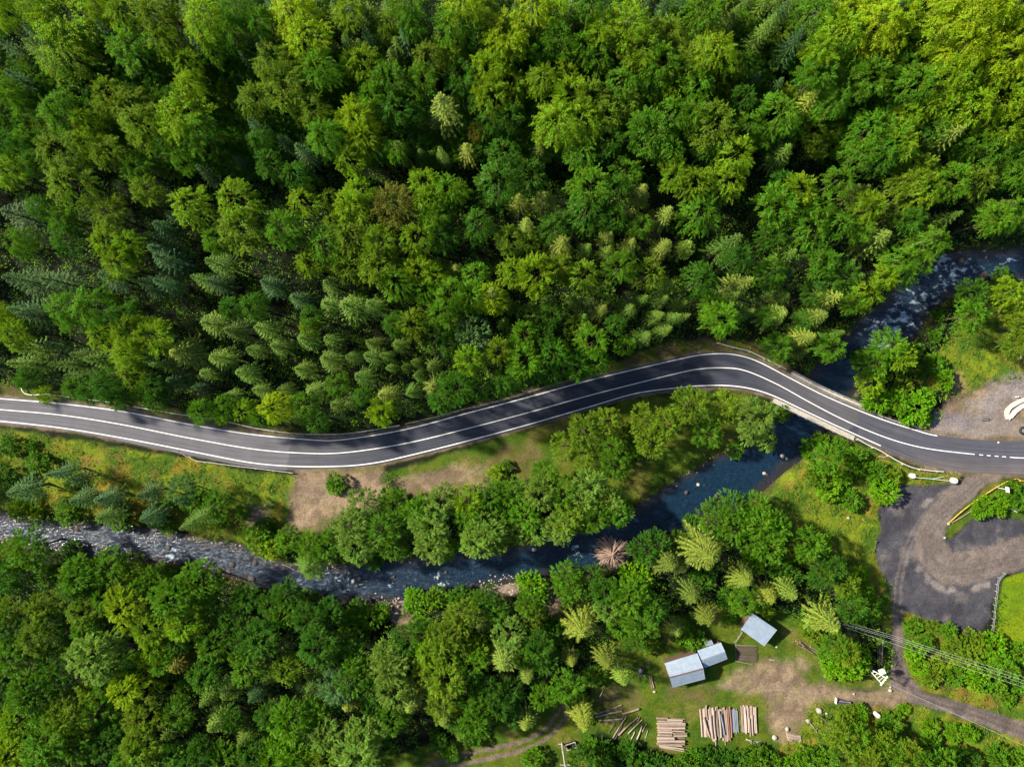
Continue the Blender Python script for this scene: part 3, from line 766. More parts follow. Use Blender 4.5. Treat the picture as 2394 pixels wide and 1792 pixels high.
SH['sapling'] = SH['alder']
TONE = {'Y': (0.190, 0.285, 0.002), 'y': (0.128, 0.228, 0.003), 'o': (0.103, 0.176, 0.006), 'g': (0.068, 0.172, 0.004), 'G': (0.040, 0.122, 0.005), 'v': (0.096, 0.230, 0.002),
        'b': (0.124, 0.218, 0.026), 'r': (0.115, 0.120, 0.008), 'd': (0.033, 0.082, 0.020), 'm': (0.072, 0.136, 0.013), 'p': (0.135, 0.185, 0.022), 'n': (0.42, 0.13, 0.008), 'B': (0.075, 0.162, 0.045)}
WORD = {'Y': 'bright yellow-green', 'y': 'yellow-green', 'o': 'olive', 'g': 'mid-green', 'G': 'deep green', 'v': 'vivid green', 'b': 'pale grey-green', 'r': 'brownish', 'd': 'dark blue-green', 'm': 'olive-green',
        'p': 'pale straw-green', 'n': 'orange', 'B': 'blue-green'}
TILE = {1: (0, 0), 2: (800, 0), 3: (1594, 0), 4: (0, 600), 5: (800, 600), 6: (1594, 600), 7: (0, 1192), 8: (800, 1192), 9: (1594, 1192)}
CON = {
1: "30,440,90,d 100,300,60,d 1590,760,70,d 1560,850,50,d 1790,880,65,d 1920,930,90,d 1500,1000,60,d 1270,1080,75,d 20,1340,150,d 980,1440,80,d 1060,1370,60,d 900,1510,70,d 960,1600,100,d 0,250,80,d 350,1370,80,m 1540,560,60,m 2110,1600,70,p",
2: "170,0,70,m 350,240,90,m 640,600,125,p 790,930,80,p 1280,930,60,p 1150,1260,80,p 1320,1240,80,p 1190,1410,70,p 1950,1180,90,p 2130,1350,80,p 2110,1550,80,p 1410,1550,105,p 1730,1490,55,p 1890,1550,55,p 1740,1600,60,m 1590,1570,65,m 500,960,60,m 630,940,60,m 350,900,80,m 180,1560,70,p",
3: "680,20,75,d 790,190,95,d 510,460,65,d 650,510,75,d 900,580,85,p 1850,810,110,p 1350,1490,130,p 1800,1370,80,m 2150,1290,100,m 720,940,90,m 1230,1200,90,m 1710,1500,100,m 70,1560,60,p 370,1540,100,m 760,1600,80,m 1090,560,60,m 330,100,90,m",
4: "20,110,110,d 260,130,130,d 620,110,100,d 900,160,80,d 980,160,80,d 1340,150,80,d 1240,130,70,m 1340,10,90,m 1000,0,110,d 1690,170,90,d 1880,260,80,d 2090,150,70,m 2090,290,90,m 1300,420,95,m 1440,470,85,m 1650,460,90,m 1740,560,80,m 1920,520,80,m 2100,530,80,m 1580,600,60,m 1100,600,115,p 1340,640,95,m 2090,660,90,m 1910,730,70,m 1530,750,80,m 1290,750,80,m 960,690,60,m 1080,790,90,d 1240,840,60,d 1990,860,80,m 1630,860,60,m 2120,960,80,m 60,590,90,m 40,680,90,m 300,690,80,m 440,620,80,m 550,650,80,m 430,760,80,m 650,780,70,m 1880,1050,60,m 60,330,100,d 120,370,100,d 40,1522,93,d 430,1452,51,d 440,1582,76,d 610,1582,85,d 880,1552,76,d 300,1412,68,d 230,560,60,d 850,640,60,d 1780,860,55,m 1450,900,50,m",
5: "20,310,110,m 160,300,80,m 160,560,60,m 150,640,80,m 240,620,50,m 330,570,55,m 40,640,60,m 80,770,75,m 450,680,45,m 560,690,70,m 390,710,40,m 470,760,55,m 560,840,90,p 240,900,75,p 420,860,60,m 720,60,55,p 960,200,90,p 1090,280,60,m 1360,260,60,m 1500,270,50,m 1580,380,50,m 1690,340,55,p 1890,310,80,m 1980,250,50,m 2100,260,70,m 2140,160,60,m 2060,360,60,m 2110,460,70,m 1990,500,80,m 2180,370,60,m 1040,410,50,m 950,810,70,m 30,950,60,m 1190,770,50,m 290,700,45,m 510,560,40,m",
6: "30,280,50,m 40,380,50,m 450,130,90,p 390,230,90,m 470,340,60,m 700,240,85,m 680,350,90,p 1030,230,95,p 950,370,85,p 870,490,95,p 730,100,70,d 1190,110,80,m 1060,500,70,m 820,610,60,m",
7: "1960,390,110,m 620,60,90,m 900,60,80,d 1230,70,80,m 1160,120,60,m 1100,1030,90,r 0,690,70,m 1290,1260,70,m 1440,1210,80,m 1600,1240,70,d 1040,1470,95,m 1350,1430,95,m 1540,1530,70,m 1980,1190,70,m 1700,1120,60,m 1570,1000,60,m",
8: "2130,380,100,p 1550,800,130,p 1480,1000,60,p 1040,1020,125,p 1190,1120,60,p 430,1290,85,p 20,1290,90,p 660,1390,90,p 1190,1420,80,p 1560,1410,85,p 1720,1010,80,p 1820,1130,80,b 2170,800,70,p 880,760,70,p 760,1480,60,m",
9: "200,330,140,p 20,390,50,p 430,470,80,p 740,560,80,p 600,590,70,p 90,580,80,p 190,720,80,p 1000,770,115,p"}
BRO = {
1: "420,120,200,y 440,330,180,y 820,80,150,y 1000,140,120,o 850,330,150,g 1080,290,110,y 1330,150,150,y 1500,200,120,g 1230,420,100,y 1230,560,110,y 1900,110,150,Y 1980,260,150,Y 1780,420,130,o 1850,560,150,o 2080,450,130,g 720,620,110,o 860,700,140,o 1200,780,170,y 1300,880,130,g 940,830,140,o 550,790,90,y 400,720,130,g 400,990,150,o 600,950,110,y 730,1000,110,o 90,1130,120,y 470,1180,150,o 900,1100,100,g 950,1220,100,o 420,1430,90,g 440,1560,110,G 260,1330,80,G 700,1380,110,o 720,1560,110,y 850,1570,100,y 1250,1330,140,y 1550,1290,140,y 1570,1480,150,o 1830,1480,130,g 1960,1310,110,y 2130,1290,70,o 2100,880,120,g 1750,1090,100,G 1900,1140,100,G 2050,720,110,o 80,600,90,g 60,90,100,y 150,660,70,g 1650,650,110,o 1200,1040,80,g 2160,1440,70,y 1380,1560,90,g 2100,1570,120,g 150,1560,100,g 1520,70,110,g 240,60,110,y 1700,930,90,G 640,60,100,y 1680,160,100,g 1400,330,90,g 60,950,100,G 250,1050,90,G 1150,620,90,G",
2: "60,90,110,y 420,60,120,g 300,160,90,o 470,200,100,g 700,200,120,g 780,60,150,Y 890,90,110,y 1060,240,150,Y 1090,330,110,y 1240,80,130,Y 1380,100,100,y 1400,260,110,g 1600,60,110,g 1700,200,130,y 1850,170,150,y 1950,330,140,y 2100,240,120,o 560,380,110,o 700,350,90,o 140,420,120,y 60,420,80,y 300,520,130,g 540,520,110,g 760,520,110,G 950,450,120,y 1080,560,110,y 960,640,130,y 1290,540,110,y 1450,500,100,y 1480,640,130,y 1600,640,120,o 1380,800,160,y 1560,800,150,y 1700,760,130,o 1820,680,110,o 1800,560,120,g 2050,420,120,g 2000,540,100,g 2120,560,110,y 1980,850,150,g 2140,760,110,g 90,760,130,Y 130,900,130,Y 60,1030,100,y 350,700,110,G 180,640,100,g 520,1200,100,y 350,1000,80,g 110,1250,110,y 80,1330,120,y 60,1540,120,o 350,1330,140,r 560,1320,110,y 480,1540,120,y 250,1580,110,y 700,1230,110,g 760,1240,80,y 630,1400,100,g 640,1530,110,G 880,1480,110,G 1000,1200,150,G 1060,1000,110,G 1200,1140,110,G 870,860,60,r 950,800,90,G 1070,780,100,G 1600,1220,130,g 1560,1370,130,G 1830,1130,110,g 2140,1130,110,y 1750,1250,110,G 1550,1000,120,g 1700,930,110,G 1080,1560,100,o 1200,1560,90,o 1920,1460,80,g 1350,1480,100,G 880,660,90,G 2100,960,100,g 1650,400,100,g 1540,330,90,g 1280,350,90,g 880,280,90,G 470,760,80,G 240,960,90,G 1740,1420,90,G",
3: "120,100,130,g 170,220,70,r 200,360,160,y 80,430,130,o 90,570,120,g 400,430,90,g 1050,110,150,Y 1000,220,160,y 1220,180,160,Y 1290,280,120,Y 850,90,140,g 900,340,120,y 1400,80,140,Y 1650,200,170,Y 1850,100,170,Y 1980,80,130,Y 1780,330,150,Y 1680,60,110,Y 2080,380,150,Y 2180,210,120,Y 1900,300,120,Y 1750,480,150,y 1650,560,150,y 1480,550,140,g 1210,510,130,g 850,520,120,g 1040,470,100,g 600,760,150,g 420,830,100,g 530,870,90,g 200,800,160,o 330,1010,140,y 280,1180,140,y 150,960,100,G 60,1190,120,y 120,1380,130,g 950,660,100,g 1330,900,170,g 1180,850,130,g 1430,780,110,y 1400,960,130,y 1150,1000,110,g 1250,1040,100,G 1500,1110,120,o 1530,1220,130,y 1450,1180,120,o 1700,760,110,y 1850,680,150,y 2020,650,140,y 2050,830,140,y 2180,650,100,y 2000,980,120,g 1850,960,100,g 1880,1180,120,o 1720,1190,120,g 2130,1150,110,g 750,1240,110,y 620,1330,140,g 870,1340,110,g 800,1480,150,g 1000,1160,100,g 1200,1340,110,y 1380,1390,80,o 1600,1560,110,g 2100,1400,110,g 2000,1420,100,g 1450,1420,90,G 560,1540,90,G 1950,430,140,y 1420,470,100,g 2150,60,120,Y 60,760,110,g 1620,860,100,G 1560,690,100,y 980,1450,100,g 640,1180,90,G 2180,1000,90,g 2190,480,100,Y 1120,1480,90,g 380,650,90,G",
4: "780,60,110,y 440,350,120,g 600,330,140,g 800,370,110,G 670,510,100,y 850,480,110,y 1010,510,120,y 820,620,110,y 870,740,110,y 1640,330,90,G 120,480,110,y 30,380,80,y 900,870,60,y 700,830,110,G 1000,830,90,G 1460,930,60,g 1580,1000,85,y 1790,980,100,Y 1960,940,90,g 1300,1000,85,g 600,860,90,G 480,850,80,g 320,880,60,y 2050,1050,80,G 780,920,75,G 1010,940,75,G 1990,460,70,y 2010,30,100,y 2180,830,80,g 2180,40,80,o 1450,1010,70,g 1700,1040,70,g 200,780,80,G 2000,380,80,G 1500,330,80,G",
5: "50,60,110,o 230,60,130,o 360,160,110,g 500,90,110,y 600,120,100,y 700,260,110,g 850,260,120,g 980,290,110,Y 1100,110,110,y 1250,130,130,y 1400,70,100,o 1530,140,110,o 1780,80,110,g 1960,130,110,o 640,380,100,g 450,430,100,o 710,410,90,g 820,670,100,y 1010,620,90,o 1160,680,115,g 1280,500,90,G 1380,640,110,G 1600,560,110,g 1420,580,60,y 1640,690,90,g 1820,560,70,g 1180,510,90,g 740,850,110,G 250,1020,95,y 1260,730,100,G 650,900,100,G 1340,760,80,G 1500,700,100,G 880,840,90,G 1030,830,90,G 540,230,90,g 860,120,100,g 1340,390,80,G 1750,430,70,G 330,420,80,G 690,560,80,G 1120,790,80,G 120,900,60,G 330,990,60,G",
6: "120,150,110,G 570,110,110,g 250,400,115,g 620,580,95,g 930,590,95,g 900,30,110,g 1010,130,100,G 1182,236,110,y 1412,116,93,g 1400,40,110,g 1542,36,85,g 350,30,110,G 1292,136,85,y 180,300,80,g 560,380,70,G 850,250,80,G 1072,296,76,g 780,420,70,G"}
RIV = {
4: "60,1220,68,G 230,1325,75,g 30,1405,82,G 200,1220,37,g 470,1465,52,G 1180,1510,93,B 1250,1580,85,g 1400,1590,93,g 1560,1650,51,g 110,1635,67,y 760,1640,68,g 1040,1630,68,g 2165,1450,65,g 2150,1490,50,v",
5: "1700,1060,99,o 1560,1130,117,o 1440,1230,99,o 1550,1280,90,o 1800,1140,81,o 1720,1220,90,g 1760,1340,99,g 1960,1060,117,o 2080,1080,99,o 2000,1200,99,o 2160,1000,72,o 1900,1250,72,g 1000,1400,63,y 1060,1350,40,G 1300,1410,99,g 1260,1520,108,b 1420,1530,108,g 1600,1460,108,b 1540,1590,108,b 1730,1580,99,b 1100,1530,99,g 960,1540,99,g 820,1560,108,y 640,1560,108,b 520,1610,81,g 340,1600,99,g 300,1560,72,G 130,1600,108,b",
6: "60,960,130,o 270,970,110,o 480,1040,130,b 430,1140,90,b 160,1140,100,g 640,1010,62,g 560,1190,70,b 1865,230,102,G 1845,380,110,g 2095,250,110,y 2165,330,93,y 2075,130,68,G 1660,380,51,G 1640,510,42,g 1320,580,119,g 1220,680,110,g 1400,650,102,y 1500,630,68,g 1150,650,59,G 1640,690,76,g 1570,720,60,G 1710,800,65,v 1220,810,90,y 1430,820,60,o 1275,925,95,v 1395,935,105,v 1505,980,105,v 1590,910,60,v 1555,1040,62,v 905,1200,67,g 930,1290,100,g 880,1420,84,g 960,1500,84,v 1110,1290,75,g 1150,1350,67,v 1260,1390,75,g 1370,1420,60,o 1320,1520,90,v 1090,1570,75,g 330,1620,110,g 470,1600,90,g 1950,1620,75,v 2050,1600,75,v 2170,1550,75,g 2130,1490,55,g 2205,450,119,o 2145,560,93,o 350,1240,60,g 830,1240,70,g 1020,1230,58,g 1040,1420,58,v",
7: "200,250,145,g 60,300,100,o 460,260,67,G 520,420,123,g 720,350,123,g 850,370,100,y 300,420,67,g 150,420,100,G 60,410,112,G 270,620,100,o 420,570,89,o 540,660,112,o 680,560,100,g 800,620,134,Y 890,500,89,g 1000,430,89,g 1290,470,145,g 1120,580,145,g 1280,590,112,g 1210,730,123,y 960,760,123,y 1000,900,100,y 1390,850,123,g 600,940,168,b 730,850,100,b 760,980,100,G 830,990,78,g 960,950,89,y 1050,960,100,g 1600,820,123,G 1690,830,134,G 1820,680,100,g 1600,1000,123,g 1860,1020,100,o 2050,870,134,G 2180,880,89,G 80,950,134,g 200,1180,156,g 380,1090,123,G 650,1080,89,g 560,1170,78,y 840,1140,123,Y 1010,1070,78,Y 1200,1150,78,g 630,1290,123,g 450,1350,156,o 120,1370,123,y 330,1460,168,g 80,1560,134,Y 500,1500,145,g 300,1600,145,g 930,1330,134,o 900,1520,134,o 830,1620,123,g 1150,1310,112,g 1880,1340,145,v 2090,1430,123,b 1900,1580,123,v 1790,1590,123,v 1300,1560,112,G 1250,1620,112,G 1450,1590,112,g 1680,1450,78,G 2180,1120,123,B 2020,1320,112,g 2100,1580,112,o 1480,700,89,G 1600,560,95,G 1850,560,100,G 1750,600,95,G 2000,700,112,G 2130,650,100,G 1980,600,84,g 450,900,78,g 560,780,100,g 60,640,100,o 60,760,112,G 240,830,123,o 440,800,78,G 1120,420,67,g 480,480,100,G 1330,1060,112,G 20,1480,100,g 1640,1590,112,G 700,1500,123,G 1750,1330,100,G 1500,1350,89,G 330,720,89,G 1150,850,89,G 1700,740,78,G 2100,1290,100,G 1130,1570,100,g 20,1180,100,G 760,1400,100,G 320,950,89,G 1660,170,85,g 1760,230,85,y 1870,190,95,g 2010,240,100,g 2120,220,105,g 1700,100,55,G 1010,50,80,G 1080,110,55,g 760,70,75,g 430,30,80,g 210,20,70,y 1420,60,60,g",
8: "60,100,120,b 100,230,120,b 260,130,130,g 340,120,90,G 330,230,100,g 560,90,130,b 580,220,120,b 660,240,90,g 870,200,120,b 950,140,120,b 990,200,90,b 1140,130,90,b 1260,130,90,b 1420,110,110,b 1440,60,110,o 1180,40,110,g 1620,40,110,g 1780,20,90,g 200,330,65,G 480,30,110,g 820,60,100,g 1000,40,90,g 470,590,85,v 600,570,75,v 720,570,60,g 780,560,70,G 940,560,90,G 870,580,75,g 1230,500,110,v 1210,590,90,g 1450,420,110,g 1480,500,110,g 1610,440,100,G 1690,520,100,G 1900,460,120,v 1950,250,110,G 2030,200,90,G 2170,220,80,g 1860,540,130,g 1720,640,90,b 1790,740,90,g 1930,720,120,g 2000,640,110,G 1980,880,60,o 1890,820,90,G 780,680,118,o 1000,660,86,g 640,850,118,o 560,900,129,y 700,820,129,o 820,980,118,g 870,900,97,y 670,1070,140,o 540,1060,108,o 310,920,118,b 310,1010,129,b 330,1150,129,b 450,830,118,G 500,780,97,g 1080,800,108,b 1290,960,97,G 1250,730,75,o 1230,650,86,o 1260,870,108,G 1400,880,80,G 1450,1140,110,g 1500,1220,90,v 880,1290,118,g 800,1200,108,G 850,1360,118,g 650,1250,118,o 150,1460,140,b 100,1560,151,b 220,1580,108,g 80,980,118,g 90,1080,129,g 60,870,86,G 170,1120,108,G 200,1280,86,G 320,1330,108,g 1090,1170,86,G 1010,1250,108,G 1080,1330,86,G 1290,1200,86,g 1560,1300,75,o 1620,1060,75,g 1540,1605,93,G 1600,1545,76,g 1700,1565,68,G 1680,1645,85,g 1930,1635,85,G 1850,1565,68,G 2050,1645,76,G 2150,1665,76,g 1230,1610,75,g 100,660,108,g 60,740,97,g 180,700,86,g 250,660,64,g 500,720,54,G 1880,240,20,n 1150,930,86,g 950,1160,97,G 1370,780,80,G 730,1330,97,G 620,1500,70,G 700,1560,60,g 820,1470,70,G",
9: "60,90,60,G 230,60,130,g 330,110,110,g 480,80,110,g 600,110,110,g 460,200,100,g 560,240,110,g 630,150,80,o 480,310,80,g 720,300,60,g 820,210,110,g 880,230,80,v 900,400,110,G 980,370,100,G 1060,500,90,o 1100,620,110,G 1180,690,70,g 1220,620,80,g 400,590,90,g 520,560,80,g 540,660,60,o 300,690,50,g 20,800,85,g 80,850,75,g 850,760,80,o 1000,870,90,g 1060,920,90,o 1130,960,85,v 940,900,75,g 1060,1030,95,v 980,1010,80,v 1170,1000,60,o 1490,760,60,g 1580,860,60,g 1500,900,75,v 1700,980,75,o 1800,900,100,o 1860,950,100,o 1900,860,90,o 2010,880,95,v 1770,1060,90,g 1900,1060,100,v 2000,1080,100,g 2100,1010,100,g 2050,1130,75,g 1620,1070,80,o 2100,1220,55,g 1000,1440,95,o 1050,1390,85,o 1120,1460,105,g 1270,1500,95,o 1350,1390,85,g 1435,1285,42,v 1160,1310,60,v 1080,1300,60,o 1340,1560,105,g 1180,1600,105,o 1440,1600,105,o 1060,1600,100,g 930,1620,85,g 820,1598,80,g 720,1638,80,v 580,1638,80,g 480,1598,85,g 350,1628,85,G 250,1638,80,G 150,1598,72,G 60,1628,80,g 1600,1520,85,g 1760,1440,60,v 1860,1445,60,v 1610,1395,58,v 1550,1640,105,g 1680,1640,95,g 1750,1600,80,G 2050,1600,80,g 2150,1620,85,g 1850,1620,85,G 700,420,80,G 640,370,80,G 150,450,80,G 320,560,80,G 1150,420,70,v 1180,520,60,v 1620,760,50,o 1730,790,60,g 1540,1010,60,v 2180,930,80,g 2170,1120,70,g"}
PIN = {5: "850,500,105,B 1210,385,72,b 1670,230,76,b 600,545,76,m 1500,475,72,o", 3: "20,1620,50,b"}

COUNT = {}
KEY = {}
TREES = []
ALLT = []        # (x, y, radius, ground z, kind) of every tree, for the ground plants below
def place(kind, px, py, rpx, tone):
    """put one tree so that its crown (the tip of a conifer) is seen at the photograph's pixel"""
    g = random.Random(int(px * 7919 + py * 104729 + rpx))
    r = rpx / 10.0
    gz_ = 0.0
    for _ in range(3):
        if kind == 'spruce': h = (min(20.0, 8.0 + 1.95 * r) if py < 1000 else (6.0 + 2.0 * r if px < 760 and py < 1260 else 4.0 + 1.8 * r)) * g.uniform(0.85, 1.2) if _ == 0 else h; zc = h
        elif kind == 'beech': h = min(18.5, 8.6 + 2.1 * r) * g.uniform(0.92, 1.08) if _ == 0 else h; zc = h * 0.74
        elif kind == 'alder': h = (3.2 + 2.0 * r) * g.uniform(0.92, 1.08) if _ == 0 else h; zc = h * 0.72
        elif kind == 'sapling': h = (4.5 + 1.2 * r) * g.uniform(0.85, 1.15) if _ == 0 else h; zc = h * 0.72
        elif kind == 'pine': h = (9.0 + 2.4 * r) if _ == 0 else h; zc = h * 0.8
        else: h = 1.25 * r * g.uniform(0.85, 1.15) if _ == 0 else h; zc = h * 0.6
        if _ == 0 and kind in ('beech', 'spruce', 'sapling') and 800 < px < 1760 and np.interp(px, [u[0] for u in UP], [u[1] for u in UP]) - 300 < py < 1000:
            f_ = 1.3 if kind != 'sapling' else 1.9  # heights stretched above the middle road so these trees throw shade across it
            h, zc = h * f_, zc * f_
        x, y = un(px, py, gz_ + zc)
        gz_ = float(terrain(np.array([x]), np.array([y]))[0])
        gz_ = max(gz_, WATER_Z - 0.3)
    x, y = float(x), float(y)
    rw = r * (CAM_H - gz_ - zc) / CAM_H
    i = g.randrange(len(SH[kind]))
    crown, trunk, R0, Z0 = SH[kind][i]
    top = {'spruce': 18.0, 'beech': 13.8, 'alder': 10.2, 'shrub': 2.9, 'pine': 14.2, 'sapling': 10.2}[kind]
    s = rw / R0; sz = h / top
    name = {'spruce': 'spruce_tree', 'beech': 'beech_tree', 'alder': 'alder_tree', 'shrub': 'shrub', 'pine': 'pine_tree', 'sapling': 'sapling'}[kind]
    o = bpy.data.objects.new(name, None); COL.objects.link(o)
    o.location = (x, y, gz_); o.rotation_euler = (g.uniform(-.03, .03), g.uniform(-.03, .03), g.uniform(0, 6.28)); o.scale = (s, s, sz)
    c = bpy.data.objects.new('crown', crown); COL.objects.link(c); c.parent = o
    t = bpy.data.objects.new('stem' if kind == 'shrub' else 'trunk', trunk); COL.objects.link(t); t.parent = o
    k = g.uniform(0.72, 1.2) if kind == 'spruce' else g.uniform(0.85, 1.15); a = g.uniform(-.1, .1) if kind == 'spruce' else g.uniform(-.06, .06)
    tc_ = TONE[tone]
    c.color = (tc_[0] * k * (1 + a), tc_[1] * k, tc_[2] * k * (1 - a), 1)
    o.empty_display_size = 0.2
    # label
    size = {'spruce': ((5, 'slim'), (8, 'tall'), (99, 'big')), 'pine': ((99, 'rounded'),)}.get(kind, ((2.6, 'small'), (4.2, 'round'), (5.0, 'broad'), (99, 'sprawling')))
    if kind == 'spruce': size = ((2.2, 'slim'), (3.4, 'pointed'), (99, 'wide'))
    sw = next(w_ for lim, w_ in size if r <= lim)
    on_ground_up = y > yroad(x)
    sdv = float(sdist(RIVER, np.array([x]), np.array([y]))[0])
    if on_ground_up and px > 1650 and py < 640: zn = 'in the forest above the stream'
    elif on_ground_up and x < 80: zn = 'in the forest above the road' if y > yroad(x) + 16 else 'along the upper roadside'
    elif on_ground_up: zn = 'by the upper stream bank' if sdv < 9 else 'above the dirt turn-off'
    elif y > np.interp(x, RIVC[:, 0], RIVC[:, 1]): zn = 'between road and stream'
    elif px < 900: zn = 'in the wood below the stream'
    elif px > 2060: zn = 'beside the lane and gravel yard'
    elif py > 1640: zn = 'along the log yard\u2019s lower edge'.replace('\u2019', "'")
    else: zn = 'between stream and log yard' if px > 1300 else 'in the wood below the stream'
    ax, ay = px / 23.94, py / 17.92
    noun = {'spruce': 'spruce', 'beech': 'leafy tree', 'alder': 'leafy tree', 'shrub': 'bush', 'pine': 'domed tree', 'sapling': 'young tree'}[kind]
    TREES.append((o, sw, WORD[tone], noun, zn, px, py, rpx))
    o['category'] = 'shrub' if kind == 'shrub' else 'tree'
    o['group'] = {'spruce': 'spruces of the valley forest', 'beech': 'leafy trees of the forest above the road', 'alder': 'leafy trees along the stream and yard', 'shrub': 'bushes of the valley floor', 'pine': 'domed trees near the road', 'sapling': 'young trees in the gaps of the forest'}[kind]
    ALLT.append((x, y, rw, gz_, kind))
    COUNT[name] = COUNT.get(name, 0) + 1
    return o

def parse(d):
    for t, s in d.items():
        for e in s.split():
            a, b, r, c = e.split(',')
            yield TILE[t][0] + float(a) / 2.76, TILE[t][1] + float(b) / 2.76, float(r) / 2.76, c
for px, py, r, c in parse(CON): place('spruce', px, py, r * (1.3 if c == 'p' else 1.2), c)
for px, py, r, c in parse(BRO): place('beech', px, py, r * 1.04, c)
for px, py, r, c in parse(PIN): place('pine', px, py, r * 1.12, c)
for px, py, r, c in parse(RIV):
    if 800 < px < 905 and 1410 < py < 1470: r = min(r, 29)
    if 2095 < px and 1430 < py < 1645:
        place('shrub', px, py, r, c); continue
    place('shrub' if (r < 31 or (c == 'v' and r < 45 and px > 1000)) else 'alder', px, py, r * 1.03, c)
# young trees wherever the canopy listed above leaves the forest floor bare
E_ = np.array([(px, py, r) for d_ in (CON, BRO, RIV, PIN) for px, py, r, c in parse(d_)])
gr_ = random.Random(3)
cand = [(px + gr_.uniform(-14, 14), py + gr_.uniform(-14, 14)) for py in range(-10, 1800, 30) for px in range(-10, 2410, 30)]
for px, py in cand:
    X, Y = un(px, py, 4)
    up_ = py < np.interp(px, [u[0] for u in UP], [u[1] for u in UP]) - 50
    low = (py > np.interp(px, [v[0] for v in SB[::-1]], [v[1] for v in SB[::-1]]) + 40) and px < 1330 and py < 1790
    if px > 1650 and up_: up_ = py < np.interp(px, [v[0] for v in NB], [v[1] for v in NB]) - 45
    if low and (dist_line(TRACK2, np.array([X]), np.array([Y]))[0] < 5 or (880 < px < 1330 and py > 1640 and py - 1640 > (1330 - px) * 0.3) or (780 < px < 1010 and py < 1500)): low = False
    if not (up_ or low): continue
    q = np.hypot(E_[:, 0] - px, E_[:, 1] - py) / E_[:, 2]
    if q.min() < 0.72: continue
    if COUNT.get('sapling', 0) >= 300: break
    r = gr_.uniform(26, 38)
    if up_ and COUNT['spruce_tree'] < 300 and gr_.random() < (0.75 if px < 1100 else 0.5):
        place('spruce', px, py, r, gr_.choice('dddm' if px < 700 else 'dmm'))
    else: place('sapling', px, py, r, gr_.choice('GGgGo'))
    E_ = np.vstack([E_, (px, py, r)])
print('TREES', COUNT)

# ---- labels: what stands by a landmark is told by it, the rest by its look and place -------------------------
ONES = 'zero one two three four five six seven eight nine ten eleven twelve thirteen fourteen fifteen sixteen seventeen eighteen nineteen'.split()
TENS = ['', '', 'twenty', 'thirty', 'forty', 'fifty', 'sixty', 'seventy', 'eighty', 'ninety']
def spell(n): return ONES[n] if n < 20 else ('one hundred' if n >= 100 else TENS[n // 10] + ('-' + ONES[n % 10] if n % 10 else ''))
ANCH = [(1774, 1470, 34, 'the lone shed'), (1600, 1560, 44, 'the largest shed'), (1665, 1530, 32, 'the lower stained shed'), (1570, 1715, 42, 'the square log stack'), (1682, 1690, 48, 'the long log bundle'), (1434, 1300, 40, 'the bare dead tree'),
        (2182, 1118, 44, 'the boom barrier'), (2375, 955, 30, 'the curved stone wall'), (2350, 1142, 24, 'the white road sign'), (2050, 1580, 26, 'the white power pole'), (1498, 1567, 16, 'the dark barrel'), (1972, 1640, 20, 'the white-ended trough'),
        (1314, 1750, 20, 'the pale green pole'), (1820, 1640, 60, 'the dirt yard'), (790, 1130, 70, 'the sandy lay-by'), (1040, 1128, 60, 'the straw-coloured bare patch'), (1870, 880, 36, 'the upper bridge railing'), (1905, 990, 36, 'the lower bridge railing'),
        (402, 1280, 30, 'the left weir'), (2085, 770, 44, 'the foaming rapids'), (875, 1430, 44, 'the pebble bank'), (2200, 1400, 70, 'the dark gravel yard'), (2326, 1440, 30, 'the white lawn fence'), (2300, 1165, 30, 'the yellow rail'), (1744, 1526, 26, 'the brown pole stack'),
        (1430, 1690, 50, 'the scattered poles'), (1857, 1717, 20, 'the small tilted log pile'), (60, 915, 24, "the guard rail's hooked end"), (676, 1050, 30, 'the asphalt seam at the lay-by'), (1108, 780, 38, 'the big blue-green dome'), (2095, 1500, 40, 'the overhead wires'), (1110, 310, 26, 'the small red-brown tree'), (930, 480, 46, 'the large brown tree')]
def sector(dx, dy):
    a = math.degrees(math.atan2(-dy, dx)) % 360
    return ['right of', 'above and right of', 'above', 'above and left of', 'left of', 'below and left of', 'below', 'below and right of'][int((a + 22.5) // 45) % 8]
TX = np.array([(t[5], t[6], t[7]) for t in TREES])
used_l = set()
for i, (o, sw, wd, noun, zn, px, py, rp) in enumerate(TREES):
    lab = None
    for ax, ay, ar, an in sorted(ANCH, key=lambda q: math.hypot(px - q[0], py - q[1]) - q[2]):
        d = math.hypot(px - ax, py - ay) - ar - rp
        if d > 24 or math.hypot(px - ax, py - ay) < 8: continue
        sec = sector(px - ax, py - ay)
        amb = any(j != i and t[2] == wd and t[3] == noun and math.hypot(t[5] - ax, t[6] - ay) - ar - t[7] < 70 and sector(t[5] - ax, t[6] - ay) == sec for j, t in enumerate(TREES))
        l_ = f'{sw} {wd} {noun} just {sec} {an}'
        if not amb and l_ not in used_l: lab = l_; break
    if lab is None:
        cx, cy = px / 23.94, py / 17.92; best = None
        for da in (0, 1, -1, 2, -2):
            for db in (0, 1, -1, 2, -2):
                A_, B_ = int(min(99, max(1, round(cx)))) + da, int(min(99, max(1, round(cy)))) + db
                if not (1 <= A_ <= 99 and 1 <= B_ <= 99): continue
                e_ = abs(A_ - cx) + abs(B_ - cy)
                if (wd, noun, A_, B_) not in KEY and (best is None or e_ < best[0]): best = (e_, A_, B_)
        KEY[(wd, noun, best[1], best[2])] = 1
        lab = f'{sw} {wd} {noun} {zn}, {spell(best[1])} percent across, {spell(best[2])} down'
    used_l.add(lab); o['label'] = lab

